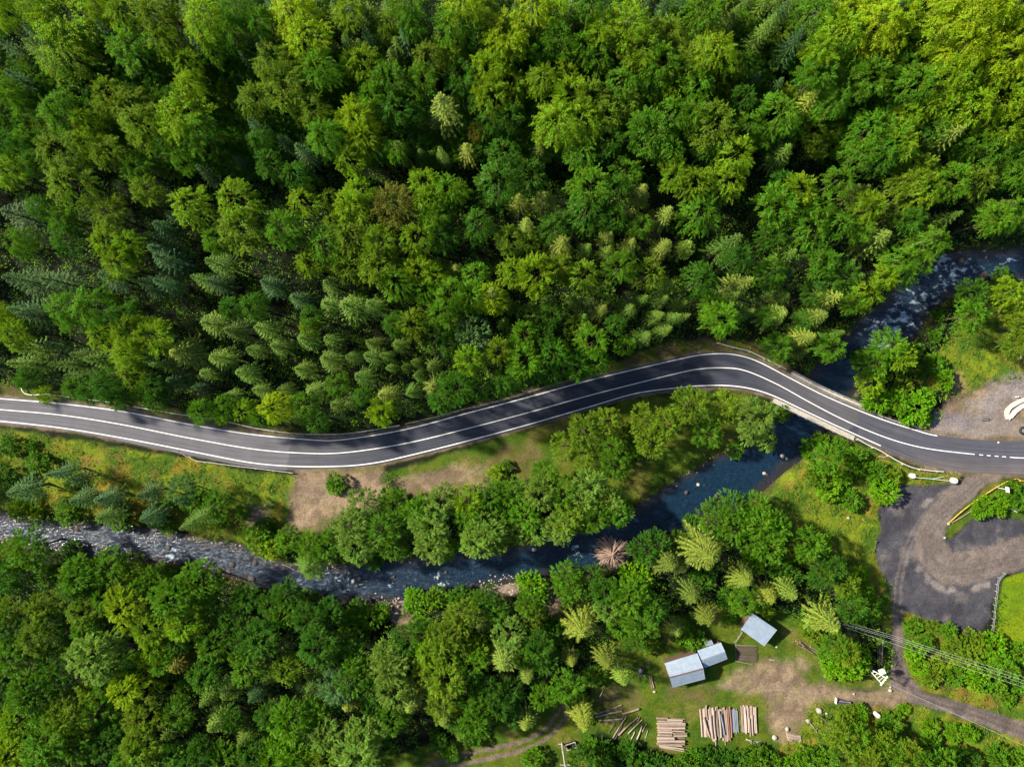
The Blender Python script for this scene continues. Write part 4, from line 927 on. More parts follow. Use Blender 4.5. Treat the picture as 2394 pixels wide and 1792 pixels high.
# ---- undergrowth, meadow plants and the wood beyond the frame (nobody could count these) -----------------
def plants(name, X, Y, Zb, hgt, spread, colr, per, leaf, label, cat):
    g = np.random.default_rng(len(X)); n = len(X)
    P = np.stack([np.repeat(X, per), np.repeat(Y, per), np.repeat(Zb, per)], 1)
    hh = np.repeat(hgt, per); ss = np.repeat(spread, per); k = len(P)
    u = g.random(k)
    rad = ss * np.sqrt(g.random(k)); an = g.random(k) * 6.283
    P[:, 0] += rad * np.cos(an); P[:, 1] += rad * np.sin(an)
    P[:, 2] += hh * (0.15 + 0.85 * np.sqrt(np.clip(1 - (rad / (ss + 1e-6)) ** 2, 0, 1)) * (0.6 + 0.4 * u))
    D = np.stack([np.cos(an), np.sin(an), g.uniform(-.2, .9, k)], 1) + 0.4 * g.normal(size=(k, 3))
    Nn = np.array([0, 0, 1.0]) + 0.6 * g.normal(size=(k, 3))
    L = np.repeat(leaf, per) * g.uniform(0.7, 1.3, k)
    V, tt = cards(P, D, Nn, L, L * 0.55, np.stack([g.random(k), g.random(k)], 1))
    me = leaf_mesh(name, V, tt, M['plants'])
    cc = np.repeat(np.repeat(colr, per, 0) * g.uniform(0.75, 1.25, (k, 1)), 4, 0)
    ca = me.color_attributes.new('plant_colour', 'FLOAT_COLOR', 'POINT')
    ca.data.foreach_set('color', np.c_[cc, np.ones(len(cc))].astype(np.float32).ravel())
    return tag(link(name, me), kind='stuff', label=label, cat=cat)
m, nt, p = new_mat('plants')
at = N(nt, 'ShaderNodeAttribute'); at.attribute_name = 'plant_colour'
nt.links.new(at.outputs['Color'], p.inputs['Base Color']); p.inputs['Roughness'].default_value = 0.8; p.inputs['Specular IOR Level'].default_value = 0.15
M['plants'] = m

def on_road(x, y):
    return np.minimum(dist_line(ROADC, x, y), 99)
T_ = np.array([(a, b, r) for a, b, r, _, _ in ALLT])
g = np.random.default_rng(5)
n = 30000
X = g.uniform(-128, 128, n); Y = g.uniform(-98, 98, n)
sdv = sdist(RIVER, X, Y); dr = on_road(X, Y)
openg = np.zeros(n)
for k_ in ('grass', 'lawn', 'dirt', 'gravel', 'lane', 'pebble'): openg = np.maximum(openg, zone(k_, X, Y))
meadow = zone('meadow', X, Y); verge = zone('verge', X, Y); grass = zone('grass', X, Y)
ok = (sdv > 0.8) & (dr > 5.6) & (dist_line(TRACK2, X, Y) > 2)
cover = fbm(X, Y, 6, 300)
forest = ok & (openg < 0.3) & (meadow < 0.3) & (cover > 0.18) & (verge < 0.4)
X1, Y1 = X[forest], Y[forest]
k1 = len(X1)
tone = np.array([TONE['G'], TONE['g'], TONE['G'], TONE['y']])[g.integers(0, 4, k1)] * 0.8
plants('undergrowth', X1, Y1, terrain(X1, Y1), g.uniform(0.8, 3.2, k1), g.uniform(0.6, 1.4, k1), tone, 16, np.full(k1, 0.34), 'low green undergrowth on the dark forest floor', 'undergrowth')
n = 60000
X = g.uniform(-128, 128, n); Y = g.uniform(-98, 60, n)
sdv = sdist(RIVER, X, Y); dr = on_road(X, Y)
md = np.maximum(zone('meadow', X, Y), 0.85 * zone('verge', X, Y) * sstep(0.4, 0.6, fbm(X, Y, 3, 301)))
md = np.maximum(md, 0.8 * sstep(7, 2, sdv) * sstep(0.4, 0.55, fbm(X, Y, 3, 302)))
bare = np.zeros(n)
for k_ in ('dirt', 'gravel', 'lane', 'pebble', 'lawn'): bare = np.maximum(bare, zone(k_, X, Y))
ok = (md * (0.35 + fbm(X, Y, 2.5, 303)) > g.random(n) * 1.1) & (bare < 0.3) & (sdv > 0.4) & (dr > 4.9)
X2, Y2 = X[ok], Y[ok]; k2 = len(X2)
pal = np.array([(0.066, 0.112, 0.005), (0.042, 0.10, 0.005), (0.10, 0.13, 0.006), (0.026, 0.075, 0.005), (0.14, 0.125, 0.015), (0.07, 0.13, 0.010)])
pick = np.clip((fbm(X2, Y2, 4, 304) * 9 - 2 + g.normal(0, .9, k2)).astype(int), 0, 5)
plants('meadow_plants', X2, Y2, terrain(X2, Y2), g.uniform(0.2, 1.1, k2), g.uniform(0.3, 0.85, k2), pal[pick], 10, np.full(k2, 0.27), 'rough yellow-green meadow plants on the verges and banks', 'meadow plants')
n = 26000
X = g.uniform(0, 128, n); Y = g.uniform(-98, 10, n)
gr = np.maximum(zone('grass', X, Y), zone('lawn', X, Y))
bare = np.maximum.reduce([zone('dirt', X, Y), zone('gravel', X, Y), zone('lane', X, Y), 0.8 * zone('mud', X, Y, 1.6, 1.6)])
ok = (gr > 0.5) & (bare < 0.3) & (on_road(X, Y) > 4.6) & (sdist(RIVER, X, Y) > 0.5)
X3, Y3 = X[ok], Y[ok]; k3 = len(X3)
pick = np.clip((fbm(X3, Y3, 4, 305) * 6 - 1).astype(int), 0, 3)
plants('grass_tufts', X3, Y3, terrain(X3, Y3), g.uniform(0.05, 0.2, k3), g.uniform(0.12, 0.35, k3), pal[[1, 0, 2, 0]][pick] * 0.85, 6, np.full(k3, 0.16), 'short green grass tufts round the sheds and stream bank', 'grass')

# wood beyond the frame
n = 0; VV = []; TT = []; CC = []
g = np.random.default_rng(9)
base = broad_crown('tmp', 900, lobes=8, sprays=16, per=14, leaf=0.55, feather=1.2)
bv = np.empty(len(base.vertices) * 3, np.float32); base.vertices.foreach_get('co', bv); bv = bv.reshape(-1, 3)
bt = np.empty(len(bv) * 4, np.float32); base.color_attributes['tint'].data.foreach_get('color', bt); bt = bt.reshape(-1, 4)[:, :2]
bpy.data.meshes.remove(base)
for yy in np.arange(-118, 127, 7.4):
    for xx in np.arange(-158, 159, 7.4):
        x = xx + g.uniform(-2, 2); y = yy + g.uniform(-2, 2)
        if abs(x) < 121 and -91 < y < 92: continue
        if sdist(RIVER, np.array([x]), np.array([y]))[0] < 4 or abs(y - yroad(x)) < 9.5: continue
        if x > 110 and -62 < y < 18: continue
        s = g.uniform(0.8, 1.2)
        zt = float(terrain(np.array([x]), np.array([y]))[0])
        far_out = max((abs(x) - 120) * 1.0, (abs(y) - 90) * 1.0, 0)
        if far_out > 26: continue
        a = g.random() * 6.28; ca_, sa_ = math.cos(a), math.sin(a)
        v = bv * s; v = np.stack([v[:, 0] * ca_ - v[:, 1] * sa_ + x, v[:, 0] * sa_ + v[:, 1] * ca_ + y, v[:, 2] + zt], 1)
        if (np.abs(v[:, 0]) / (119.7 * (CAM_H - v[:, 2]) / CAM_H)).min() < 0.985 and (np.abs(v[:, 1]) / (89.5 * (CAM_H - v[:, 2]) / CAM_H)).min() < 0.985:
            inn = ((np.abs(v[:, 0]) < 119.7 * (CAM_H - v[:, 2]) / CAM_H * 0.985) & (np.abs(v[:, 1]) < 89.5 * (CAM_H - v[:, 2]) / CAM_H * 0.985)).mean()
            if inn > 0.15: continue
        VV.append(v); TT.append(bt); CC.append(np.tile(np.array(TONE['ygoG'[g.integers(0, 4)]]) * 0.8, (len(v), 1)))
V = np.concatenate(VV); CC = np.concatenate(CC) * (0.6 + 0.8 * np.concatenate(TT)[:, :1])
me = np_mesh('surrounding_woodland', V, np.arange(len(V)).reshape(-1, 4), [M['plants']])
ca = me.color_attributes.new('plant_colour', 'FLOAT_COLOR', 'POINT')
ca.data.foreach_set('color', np.c_[CC, np.ones(len(CC))].astype(np.float32).ravel())
tag(link('surrounding_woodland', me), kind='stuff', label='dense green wood continuing past the edges of the picture', cat='woodland')
# ------------------------------------------------------------------ things people left in the valley
ORD = ['first', 'second', 'third', 'fourth', 'fifth', 'sixth', 'seventh', 'eighth', 'ninth', 'tenth', 'eleventh', 'twelfth', 'thirteenth', 'fourteenth', 'fifteenth', 'sixteenth', 'seventeenth', 'eighteenth',
       'nineteenth', 'twentieth', 'twenty-first', 'twenty-second', 'twenty-third', 'twenty-fourth', 'twenty-fifth', 'twenty-sixth', 'twenty-seventh', 'twenty-eighth', 'twenty-ninth', 'thirtieth']
def gz1(x, y): return float(terrain(np.array([float(x)]), np.array([float(y)]))[0])

# ---- roof metal -------------------------------------------------------------------------------------
m, nt, p = new_mat('roof_metal')
f = noise(nt, 0.9, 5, 0.65); f2 = noise(nt, 7, 4, 0.7)
c = mixc(nt, mapr(nt, f, 0.35, 0.68, 0, 1), (0.185, 0.240, 0.315), (0.255, 0.305, 0.365))
c = mixc(nt, mapr(nt, f2, 0.52, 0.70, 0, 0.7), c, (0.085, 0.085, 0.085))
nt.links.new(c, p.inputs['Base Color']); p.inputs['Roughness'].default_value = 0.45; p.inputs['Metallic'].default_value = 0.25
M['roof'] = m
M['trim'] = simple('roof_trim', (0.16, 0.07, 0.055), 0.7, 4, 0.4)

def roof_sheet(mb, q, o, ribs=10, courses=3, th=0.07):
    """sheet-metal slope from four corners (eave a, eave b, ridge b, ridge a) with standing ribs and lapped courses"""
    a, b, c_, d = [np.array(v, float) - np.array((o[0], o[1], 0)) for v in q]
    n = unit(np.cross(b - a, d - a)); n = n if n[2] > 0 else -n
    for j in range(courses):
        t0, t1 = j / courses, (j + 1) / courses + (0.02 if j < courses - 1 else 0)
        lift = 0.012 * (courses - j)
        P = [a + (d - a) * t0, b + (c_ - b) * t0, b + (c_ - b) * t1, a + (d - a) * t1]
        lo_ = [v + n * (0.0 - 0.02 * j) * 0 for v in P]
        up = [P[0] + n * (th + 0.09), P[1] + n * (th + 0.09), P[2] + n * th, P[3] + n * th]
        mb.add(list(lo_) + up, [(3, 2, 1, 0), (4, 5, 6, 7), (0, 1, 5, 4), (1, 2, 6, 5), (2, 3, 7, 6), (3, 0, 4, 7)])
    for i in range(ribs + 1):
        t = (i + 0.02) / (ribs + 0.04)
        s0, s1 = a + (b - a) * t + n * (th + 0.035), d + (c_ - d) * t + n * (th + 0.035)
        w = unit(b - a) * 0.025
        mb.add([s0 - w, s0 + w, s1 + w, s1 - w, s0 - w + n * .05, s0 + w + n * .05, s1 + w + n * .05, s1 - w + n * .05], [(4, 5, 6, 7), (0, 1, 5, 4), (1, 2, 6, 5), (2, 3, 7, 6), (3, 0, 4, 7)])

def shed(name, label, slopes, wall_px, wall_h, ridge=None, door=None, ribs=10, lean=None):
    """slopes: lists of 4 (px, py, z); wall_px: footprint corners as seen at wall height"""
    Q = [[(*un(px, py, z), z) for px, py, z in s] for s in slopes]
    allp = np.array([v for s in Q for v in s])
    o = (float(allp[:, 0].mean()), float(allp[:, 1].mean()))
    zt = gz1(*o)
    root = empty(name, (o[0], o[1], 0), label=label, cat='shed')
    mb = MB()
    W = [un(px, py, z) for px, py, z in wall_px]; hs = [z for _, _, z in wall_px]
    cx, cy = np.mean([w[0] for w in W]), np.mean([w[1] for w in W])
    W = [(cx + (x - cx) * 0.93 - o[0], cy + (y - cy) * 0.93 - o[1]) for x, y in W]
    k = len(W)
    mb.add([(x, y, zt - 0.4) for x, y in W] + [(x, y, h - 0.12) for (x, y), h in zip(W, hs)], [(i, (i + 1) % k, k + (i + 1) % k, k + i) for i in range(k)] + [tuple(range(k, 2 * k))])
    mb.build('wall', M['wood'], root)
    for s in Q:
        mb = MB(); roof_sheet(mb, s, o, ribs); r_ = mb.build('roof', M['roof'], root)
    if ridge is not None:
        P = [(*un(px, py, z), z) for px, py, z in ridge]
        mb = MB(); mb.tube([(x - o[0], y - o[1], z + 0.10) for x, y, z in P], 0.13, 6); mb.build('ridge_cap', M['trim'], root)
    if door is not None:
        (i, t0, t1, h) = door
        a, b = np.array(W[i]), np.array(W[(i + 1) % k]); c0 = np.array((cx - o[0], cy - o[1]))
        p0, p1 = a + (b - a) * t0, a + (b - a) * t1
        ang = math.atan2(b[1] - a[1], b[0] - a[0]); mid = (p0 + p1) / 2; nrm = unit(mid - c0)
        mb = MB(); mb.box((mid[0] + nrm[0] * .03, mid[1] + nrm[1] * .03, zt + h / 2), (np.linalg.norm(p1 - p0), 0.06, h), ang)
        d_ = mb.build('door', M['concdark'], root)
        mb = MB(); mb.box((p1[0] * .85 + p0[0] * .15 + nrm[0] * .09, p1[1] * .85 + p0[1] * .15 + nrm[1] * .09, zt + 1.0), (0.06, 0.06, 0.25), ang); mb.build('handle', M['galv'], d_)
    return root

shed('shed', 'single-slope shed with light blue metal roof standing apart beside the spruces',
     [[(1732, 1470, 2.6), (1786, 1509, 2.6), (1816, 1471, 3.5), (1759, 1432, 3.5)]], [(1732, 1470, 2.6), (1786, 1509, 2.6), (1816, 1471, 3.5), (1759, 1432, 3.5)], 3, door=(0, 0.35, 0.6, 1.9), ribs=14)
shed('shed', 'largest shed, two-slope metal roof with a brown ridge, left of its lower neighbour',
     [[(1553.5, 1549.5, 2.8), (1630, 1526, 2.8), (1644, 1561, 4.3), (1565, 1582, 4.3)], [(1572, 1605, 2.9), (1648, 1585, 2.9), (1644, 1561.6, 4.3), (1565, 1582.6, 4.3)]],
     [(1553.5, 1549.5, 2.8), (1572, 1605, 2.9), (1648, 1585, 2.9), (1630, 1526, 2.8)], 3, ridge=[(1565, 1582.3, 4.3), (1644, 1561.3, 4.3)], door=(1, 0.3, 0.55, 2.0), ribs=16)
shed('shed', 'lower shed with stained two-slope metal roof joined to the largest shed\'s right side',
     [[(1630, 1520, 2.6), (1685, 1501, 2.6), (1695, 1523, 3.6), (1640, 1542, 3.6)], [(1646.5, 1559, 2.6), (1700, 1538.5, 2.6), (1695, 1523.6, 3.6), (1640, 1542.6, 3.6)]],
     [(1631, 1521, 2.6), (1646.5, 1558, 2.6), (1700, 1538, 2.6), (1685, 1501, 2.6)], 3, door=(2, 0.3, 0.6, 1.9), ribs=11)
sh = shed('shed', 'tiny lean-to with grey metal roof behind the lower shed under the trees',
     [[(1651, 1510, 2.1), (1668, 1504, 2.1), (1663.5, 1495.5, 2.4), (1646, 1501, 2.4)]], [(1651, 1510, 2.1), (1668, 1504, 2.1), (1663.5, 1495.5, 2.4), (1646, 1501, 2.4)], 2, ribs=4)
q = [un(1637, 1505, 1.5), un(1647, 1501.5, 1.5)]
mb = MB(); mb.box(((q[0][0] + q[1][0]) / 2 - sh.location.x, (q[0][1] + q[1][1]) / 2 - sh.location.y - .1, 0.75), (1.1, 0.9, 1.5), 0.33); mb.build('rusty_box', M['rust'], sh)

# ---- logs -------------------------------------------------------------------------------------------
def wood_mat(name, c1, c2, end):
    m, nt, p = new_mat(name)
    tc = N(nt, 'ShaderNodeTexCoord'); mp = N(nt, 'ShaderNodeMapping'); mp.inputs['Scale'].default_value = (0.5, 5, 5); nt.links.new(tc.outputs['Object'], mp.inputs[0])
    f = noise(nt, 1.6, 5, 0.7, vec=mp.outputs[0])
    oi = N(nt, 'ShaderNodeObjectInfo')
    c = mixc(nt, mapr(nt, f, 0.38, 0.66, 0, 1), c1, c2)
    c = mul(nt, c, mapr(nt, oi.outputs['Random'], 0, 1, 0.72, 1.2))
    nt.links.new(c, p.inputs['Base Color']); p.inputs['Roughness'].default_value = 0.9
    bump(nt, p, f, 0.4, 0.04)
    return m
M['logpale'] = wood_mat('stripped_log', (0.266, 0.212, 0.180), (0.187, 0.140, 0.115), None)
M['logpink'] = wood_mat('bark_log', (0.187, 0.133, 0.108), (0.115, 0.076, 0.061), None)
M['loggrey'] = wood_mat('grey_log', (0.158, 0.180, 0.223), (0.094, 0.104, 0.137), None)
M['logred'] = wood_mat('red_log', (0.155, 0.083, 0.058), (0.094, 0.048, 0.032), None)
M['logdark'] = wood_mat('dark_pole', (0.072, 0.049, 0.039), (0.032, 0.022, 0.018), None)
M['logend'] = simple('cut_end', (0.55, 0.40, 0.26), 0.9, 8, 0.3)
lg = random.Random(11)
def log(x0, y0, x1, y1, dia, mat_, label, group=None, lift=0.0, lift2=None, z=None):
    """a trunk section lying between two photo pixels, thick end first"""
    zz = dia / 2 + lift; z2 = zz if lift2 is None else dia / 2 + lift2
    a = np.array(un(x0, y0, zz)); b = np.array(un(x1, y1, z2)); c = (a + b) / 2; L = float(np.linalg.norm(b - a)); ang = math.atan2(b[1] - a[1], b[0] - a[0])
    za, zb = gz1(*a), gz1(*b)
    mb = MB(); n = 10; r0, r1 = dia / 2 * 1.06, dia / 2 * 0.92; k = 5
    V = []; bend = lg.uniform(-.02, .02) * L
    for i in range(k + 1):
        t = i / k; r = r0 + (r1 - r0) * t; w = bend * math.sin(math.pi * t)
        for j in range(n):
            g_ = 2 * math.pi * j / n; rr = r * (1 + 0.05 * math.sin(3 * g_ + i))
            V.append((L * (t - .5), w + rr * math.cos(g_), rr * math.sin(g_)))
    mb.add(V, [(i * n + j, i * n + (j + 1) % n, (i + 1) * n + (j + 1) % n, (i + 1) * n + j) for i in range(k) for j in range(n)])
    mb.m = 1; mb.add(V[:n], [tuple(reversed(range(n)))]); mb.add(V[-n:], [tuple(range(n))])
    o = mb.build('log', [M[mat_], M['logend']], None)
    for p_ in list(o.data.polygons)[:k * n]: p_.use_smooth = True
    o.location = (c[0], c[1], (za + zb) / 2 + (zz + z2) / 2)
    o.rotation_euler = (0, -math.atan2(zb + z2 - za - zz, L), ang)
    return tag(o, label, 'log', group)

K = 0.1522
stack1 = [(1150, 903, 1320, 905, 24), (1320, 930, 1550, 940, 26), (1185, 952, 1320, 958, 24), (1325, 958, 1545, 966, 24), (1155, 985, 1590, 990, 32), (1175, 1020, 1590, 1016, 34), (1160, 1050, 1585, 1055, 32),
          (1175, 1085, 1385, 1085, 30), (1395, 1100, 1580, 1110, 26), (1180, 1120, 1390, 1120, 30), (1415, 1140, 1615, 1138, 30), (1180, 1160, 1385, 1165, 34), (1415, 1174, 1615, 1172, 30), (1160, 1212, 1420, 1215, 46),
          (1170, 1260, 1580, 1262, 38), (1155, 1292, 1580, 1302, 30), (1190, 1318, 1540, 1330, 26), (1200, 1338, 1620, 1390, 26), (1220, 1352, 1600, 1420, 20)]
for i, (a, b, c, d, w) in enumerate(stack1):
    log(1360 + a * K, 1540 + b * K, 1360 + c * K, 1540 + d * K, w * K / 10, 'logpale' if i % 5 else 'logpink', f'pale log lying crosswise, {ORD[i]} from the top of the square stack', 'logs of the square crosswise stack', 0.30)
for i in range(12):
    y = 912 + i * 36
    log(1360 + 1165 * K, 1540 + y * K, 1360 + 1585 * K, 1540 + (y + 8) * K, 0.30, 'logpink', f'darker log in the bottom layer of the square stack, {ORD[i]} from its top', 'logs of the square crosswise stack')
K = 0.1266
sx = [132, 160, 185, 207, 232, 258, 285, 312, 340, 366, 392, 418, 446, 470, 494, 520, 548, 574, 600, 628, 652, 676]
lr = random.Random(5)
for i, x in enumerate(sx):
    t, b = lr.uniform(400, 470), lr.uniform(930, 1040)
    if i < 3: t, b = 450, 955
    mt = 'logred' if i >= 19 else ('logpale' if i % 3 != 1 else 'logpink')
    log(1620 + x * K, 1600 + t * K, 1620 + (x + 38) * K, 1600 + b * K, lr.uniform(24, 32) * K / 10, mt, f'{"reddish" if i >= 19 else "pale"} log in the long upright bundle, {ORD[i]} from its left end', 'logs of the long upright bundle', lr.uniform(0, 0.22))
for i, x in enumerate([702, 722, 741, 760, 780, 800, 820]):
    log(1620 + x * K, 1600 + lr.uniform(430, 480) * K, 1620 + (x + 22) * K, 1600 + lr.uniform(860, 890) * K, 0.23, 'loggrey', f'blue-grey pole at the right end of the long bundle, {ORD[i]} from its left', 'blue-grey poles in the long bundle', 0.05)
for a, b, c, d, w, what in ((200, 590, 312, 960, 34, 'leaning left of centre'), (320, 560, 365, 990, 44, 'thickest, near the left third'), (510, 540, 580, 915, 30, 'grey, leaning near the middle'), (480, 480, 520, 960, 36, 'thick, just left of the middle'), (380, 470, 425, 1010, 34, 'straight, between the two leaning ones'), (245, 370, 262, 640, 18, 'thin, sticking out at the top')):
    log(1620 + a * K, 1600 + b * K, 1620 + c * K, 1600 + d * K, w * K / 10, 'loggrey' if 'grey' in what else 'logpale', f'log on top of the long upright bundle, {what}', 'logs on top of the long upright bundle', 0.42)
for a, b, c, d, w, what in ((420, 960, 428, 1180, 26, 'thick stub poking out below the bundle\'s left half'), (578, 930, 600, 1105, 16, 'thin pole poking out below the bundle\'s right half')):
    log(1620 + a * K, 1600 + b * K, 1620 + c * K, 1600 + d * K, w * K / 10, 'logpale', f'pale {what}', None, 0.05)
for i, x in enumerate([890, 915, 940, 962, 985, 1008, 1032, 1056, 1085, 1110, 1135, 1158]):
    log(1620 + x * K, 1600 + lr.uniform(370, 420) * K, 1620 + (x + 22) * K, 1600 + lr.uniform(850, 900) * K, lr.uniform(22, 32) * K / 10, 'logpale' if i % 4 else 'logpink', f'pale log in the short upright bundle, {ORD[i]} from its left', 'logs of the short upright bundle', lr.uniform(0, 0.2))
for i, (a, b, c, d) in enumerate([(965, 470, 990, 870), (1040, 620, 1062, 950), (1095, 560, 1112, 940)]):
    log(1620 + a * K, 1600 + b * K, 1620 + c * K, 1600 + d * K, 0.26, 'logpale', f'log on top of the short upright bundle, {ORD[i]} from its left', 'logs on top of the short upright bundle', 0.4)
for i in range(8):
    log(1620 + (1725 + 4 * i) * K, 1600 + (885 + 18 * i) * K, 1620 + (1985 + 2 * i) * K, 1600 + (935 + 19 * i) * K - (0 if i < 5 else 4), 0.25, 'logpale' if i % 3 else 'logpink', f'short pale log in the small tilted pile beside the dirt yard, {ORD[i]} from its top', 'logs of the small tilted pile', 0.02 + 0.1 * (i % 2))
K = 0.1718
for i in range(16):
    y = 628 + i * 14.2; tl = (y - 628) * 0.10
    pale = i in (0, 15)
    log(1520 + (1165 + lr.uniform(-8, 8)) * K, 1400 + y * K - .4, 1520 + (1440 - (60 if i == 15 else 0) + lr.uniform(-14, 22)) * K, 1400 + (y + 4 + tl + (20 if i == 15 else 0)) * K, 0.22, 'logpink' if pale else 'logdark',
        f'{"pale" if pale else "dark"} pole in the brown pole stack below the lone shed, {ORD[i]} from its top', 'poles of the brown pole stack', 0.0 if i % 2 else 0.12)
K = 0.1522
scat = [(215, 835, 610, 695, 18, 'logpink', 'topmost long one'), (215, 862, 545, 748, 20, 'logdark', 'dark one between two pale ones'), (215, 885, 615, 795, 22, 'logpale', 'pale one reaching from the tree'), (620, 840, 880, 762, 34, 'logpink', 'thick brown one apart at the right'),
        (265, 935, 630, 910, 18, 'logpale', 'level one in the middle'), (330, 950, 600, 938, 12, 'logpink', 'thin one under the level one'), (480, 1200, 685, 885, 18, 'logpink', 'longest steep one'), (505, 1228, 620, 1010, 16, 'logdark', 'dark steep one by the bushes'),
        (565, 1165, 775, 960, 26, 'logpink', 'thick diagonal one'), (780, 965, 865, 890, 20, 'logpink', 'short diagonal one'), (710, 1140, 930, 925, 20, 'logpale', 'long pale diagonal one'), (850, 960, 895, 885, 14, 'logpink', 'shortest one near the upper tips'),
        (740, 1260, 815, 1110, 14, 'logpale', 'steep one left of the palest'), (835, 1262, 925, 1025, 20, 'logpale', 'palest steep one'), (930, 1112, 1000, 990, 14, 'logpale', 'short steep one at the right'), (980, 1212, 1015, 1090, 14, 'logpale', 'last one at the right edge'),
        (410, 1125, 515, 985, 12, 'logdark', 'dark thin one half in shade'), (275, 575, 330, 460, 14, 'logpale', 'lone one up near the spruces'), (230, 442, 246, 400, 14, 'logpale', 'tiny one under the spruce'), (590, 1150, 720, 1000, 16, 'logdark', 'dark one beside the thick diagonal')]
for a, b, c, d, w, mt, what in scat:
    log(1360 + a * K, 1540 + b * K, 1360 + c * K, 1540 + d * K, max(w * K / 10, 0.2), mt, f'scattered pole left of the square stack, {what}', 'scattered poles left of the square stack', lr.uniform(0, 0.12))
S9 = 1 / 2.76
for i, (a, b, c, d) in enumerate([(735, 842, 862, 912), (745, 862, 942, 978), (830, 882, 972, 946), (762, 848, 832, 902), (780, 880, 850, 925)]):
    log(1594 + a * S9, 1192 + b * S9, 1594 + c * S9, 1192 + d * S9, 0.24, 'logdark' if i % 2 else 'logpink', f'brown pole on the grass slope right of the lone shed, {ORD[i]} of its heap', 'poles on the grass slope', 0.05 * i)
for i, (a, b, c, d) in enumerate([(1262, 832, 1266, 1018), (1274, 838, 1272, 1016), (1284, 836, 1281, 1000), (1298, 842, 1291, 1004)]):
    log(1594 + a * S9, 1192 + b * S9, 1594 + c * S9, 1192 + d * S9, 0.24, 'logdark' if i < 3 else 'logpale', f'{"dark" if i < 3 else "pale"} pole left of the narrow lane, {ORD[i]} from the left', 'poles beside the narrow lane', 0.03)
log(1360 + 1042 * .1522, 1540 + 262 * .1522, 1360 + 1082 * .1522, 1540 + 452 * .1522, 0.34, 'logpink', 'left one of two logs lying left of the largest shed', 'two logs left of the largest shed')
log(1360 + 1068 * .1522, 1540 + 262 * .1522, 1360 + 1110 * .1522, 1540 + 440 * .1522, 0.32, 'logpale', 'paler right one of two logs left of the largest shed', 'two logs left of the largest shed', 0.03)
log(1620 + 985 * .1266, 1600 + 1005 * .1266, 1620 + 1085 * .1266, 1600 + 1035 * .1266, 0.38, 'logpale', 'short pale log beside a grey trough below the short bundle')
log(2090 + 980 * .1374, 1070 + 1105 * .1374, 2090 + 1335 * .1374, 1070 + 888 * .1374, 0.30, 'logpink', 'brown beam lying on the grass island behind the yellow rail')

# ---- rocks -------------------------------------------------------------------------------------------
def rock(px, py, r, mat_, label, flat=0.7, seed=0, z=None, group=None):
    g = np.random.default_rng(int(px + py) + seed)
    x, y = un(px, py, r * .5 if z is None else z)
    zt = gz1(x, y) if z is None else z
    n, k = 12, 7; V = []; 
    d0 = unit(g.normal(size=(6, 3))); am = g.uniform(.05, .28, 6)
    for i in range(k + 1):
        th = math.pi * i / k
        for j in range(n):
            ph = 2 * math.pi * j / n
            u = np.array([math.sin(th) * math.cos(ph), math.sin(th) * math.sin(ph), math.cos(th)])
            rr = r * (1 - sum(a * max(0, float(u @ d)) ** 2 for a, d in zip(am, d0)) + 0.04 * math.sin(5 * ph + 3 * th + seed))
            V.append((u[0] * rr * g.uniform(.97, 1.03), u[1] * rr, u[2] * rr * flat))
    F = [(i * n + j, (i + 1) * n + j, (i + 1) * n + (j + 1) % n, i * n + (j + 1) % n) for i in range(k) for j in range(n)]
    mb = MB(); mb.add(V, F); o = mb.build('boulder', M[mat_], smooth=False)
    o.location = (x, y, zt + r * flat * .45); o.rotation_euler = (0, 0, g.random() * 6.28)
    return tag(o, label, 'rock', group)
rock(1594 + 885 * S9, 1192 + 1295 * S9, 0.85, 'rock', 'biggest white boulder at the bushes right of the dirt yard')
rock(1620 + 1510 * .1266, 1600 + 975 * .1266, 0.65, 'rock', 'white boulder right of the short log bundle')
rock(1620 + 1745 * .1266, 1600 + 815 * .1266, 0.62, 'rock', 'white boulder touching the top of the small tilted log pile')
rock(1620 + 2130 * .1266, 1600 + 680 * .1266, 0.62, 'rock', 'flat white boulder in the grass above the small tilted pile', 0.5)
rock(1620 + 1970 * .1266, 1600 + 1045 * .1266, 0.4, 'rock', 'small white boulder at the lower end of the small tilted pile')
rock(1594 + 935 * S9, 1192 + 1315 * S9, 0.4, 'rock', 'small white boulder right of the biggest white boulder')
rock(1594 + 1110 * S9, 1192 + 1185 * S9, 0.35, 'rock', 'small pale rock lying on the dirt track above the trough')
rock(1594 + 1345 * S9, 1192 + 1165 * S9, 0.5, 'rock', 'pale rock where the dirt track meets the lane')
rock(1594 + 1345 * S9, 1192 + 1140 * S9, 0.35, 'rock', 'smaller pale rock just above another at the lane junction')
rock(1594 + 610 * S9, 1192 + 880 * S9, 0.32, 'rock', 'small pale rock just below the lone shed')
rock(1594 + 1660 * S9, 1192 + 1055 * S9, 0.42, 'rock', 'pale rock on bare brown earth right of the lane')
rock(1360 + 1115 * .1522, 1540 + 505 * .1522, 0.42, 'rock', 'white rock below the two logs left of the largest shed')
rock(1360 + 970 * .1522, 1540 + 255 * .1522, 0.28, 'rock', 'small white rock below the dark barrel')
rock(2090 + 935 * .1374, 1070 + 1120 * .1374, 0.42, 'rock', 'pale stone at the tip of the yellow rail')
rock(2090 + 1780 * .1374, 1070 + 1000 * .1374, 0.5, 'rock', 'white stone at the island\'s lower edge under bright bushes')
rock(2090 + 1780 * .1374, 1070 + 660 * .1374, 0.45, 'rockdark', 'brownish stone above the bright island bushes')
rock(2090 + 865 * .1374, 1070 + 1355 * .1374, 0.35, 'rock', 'small white stone at the inner bend of the dirt loop')
rock(2335, 1034, 0.28, 'white', 'small white marker stone at the upper road edge')
rock(1594 + 1075 * S9, 1192 + 50 * S9, 0.4, 'rock', 'pale rock in the meadow between stream and gravel yard')
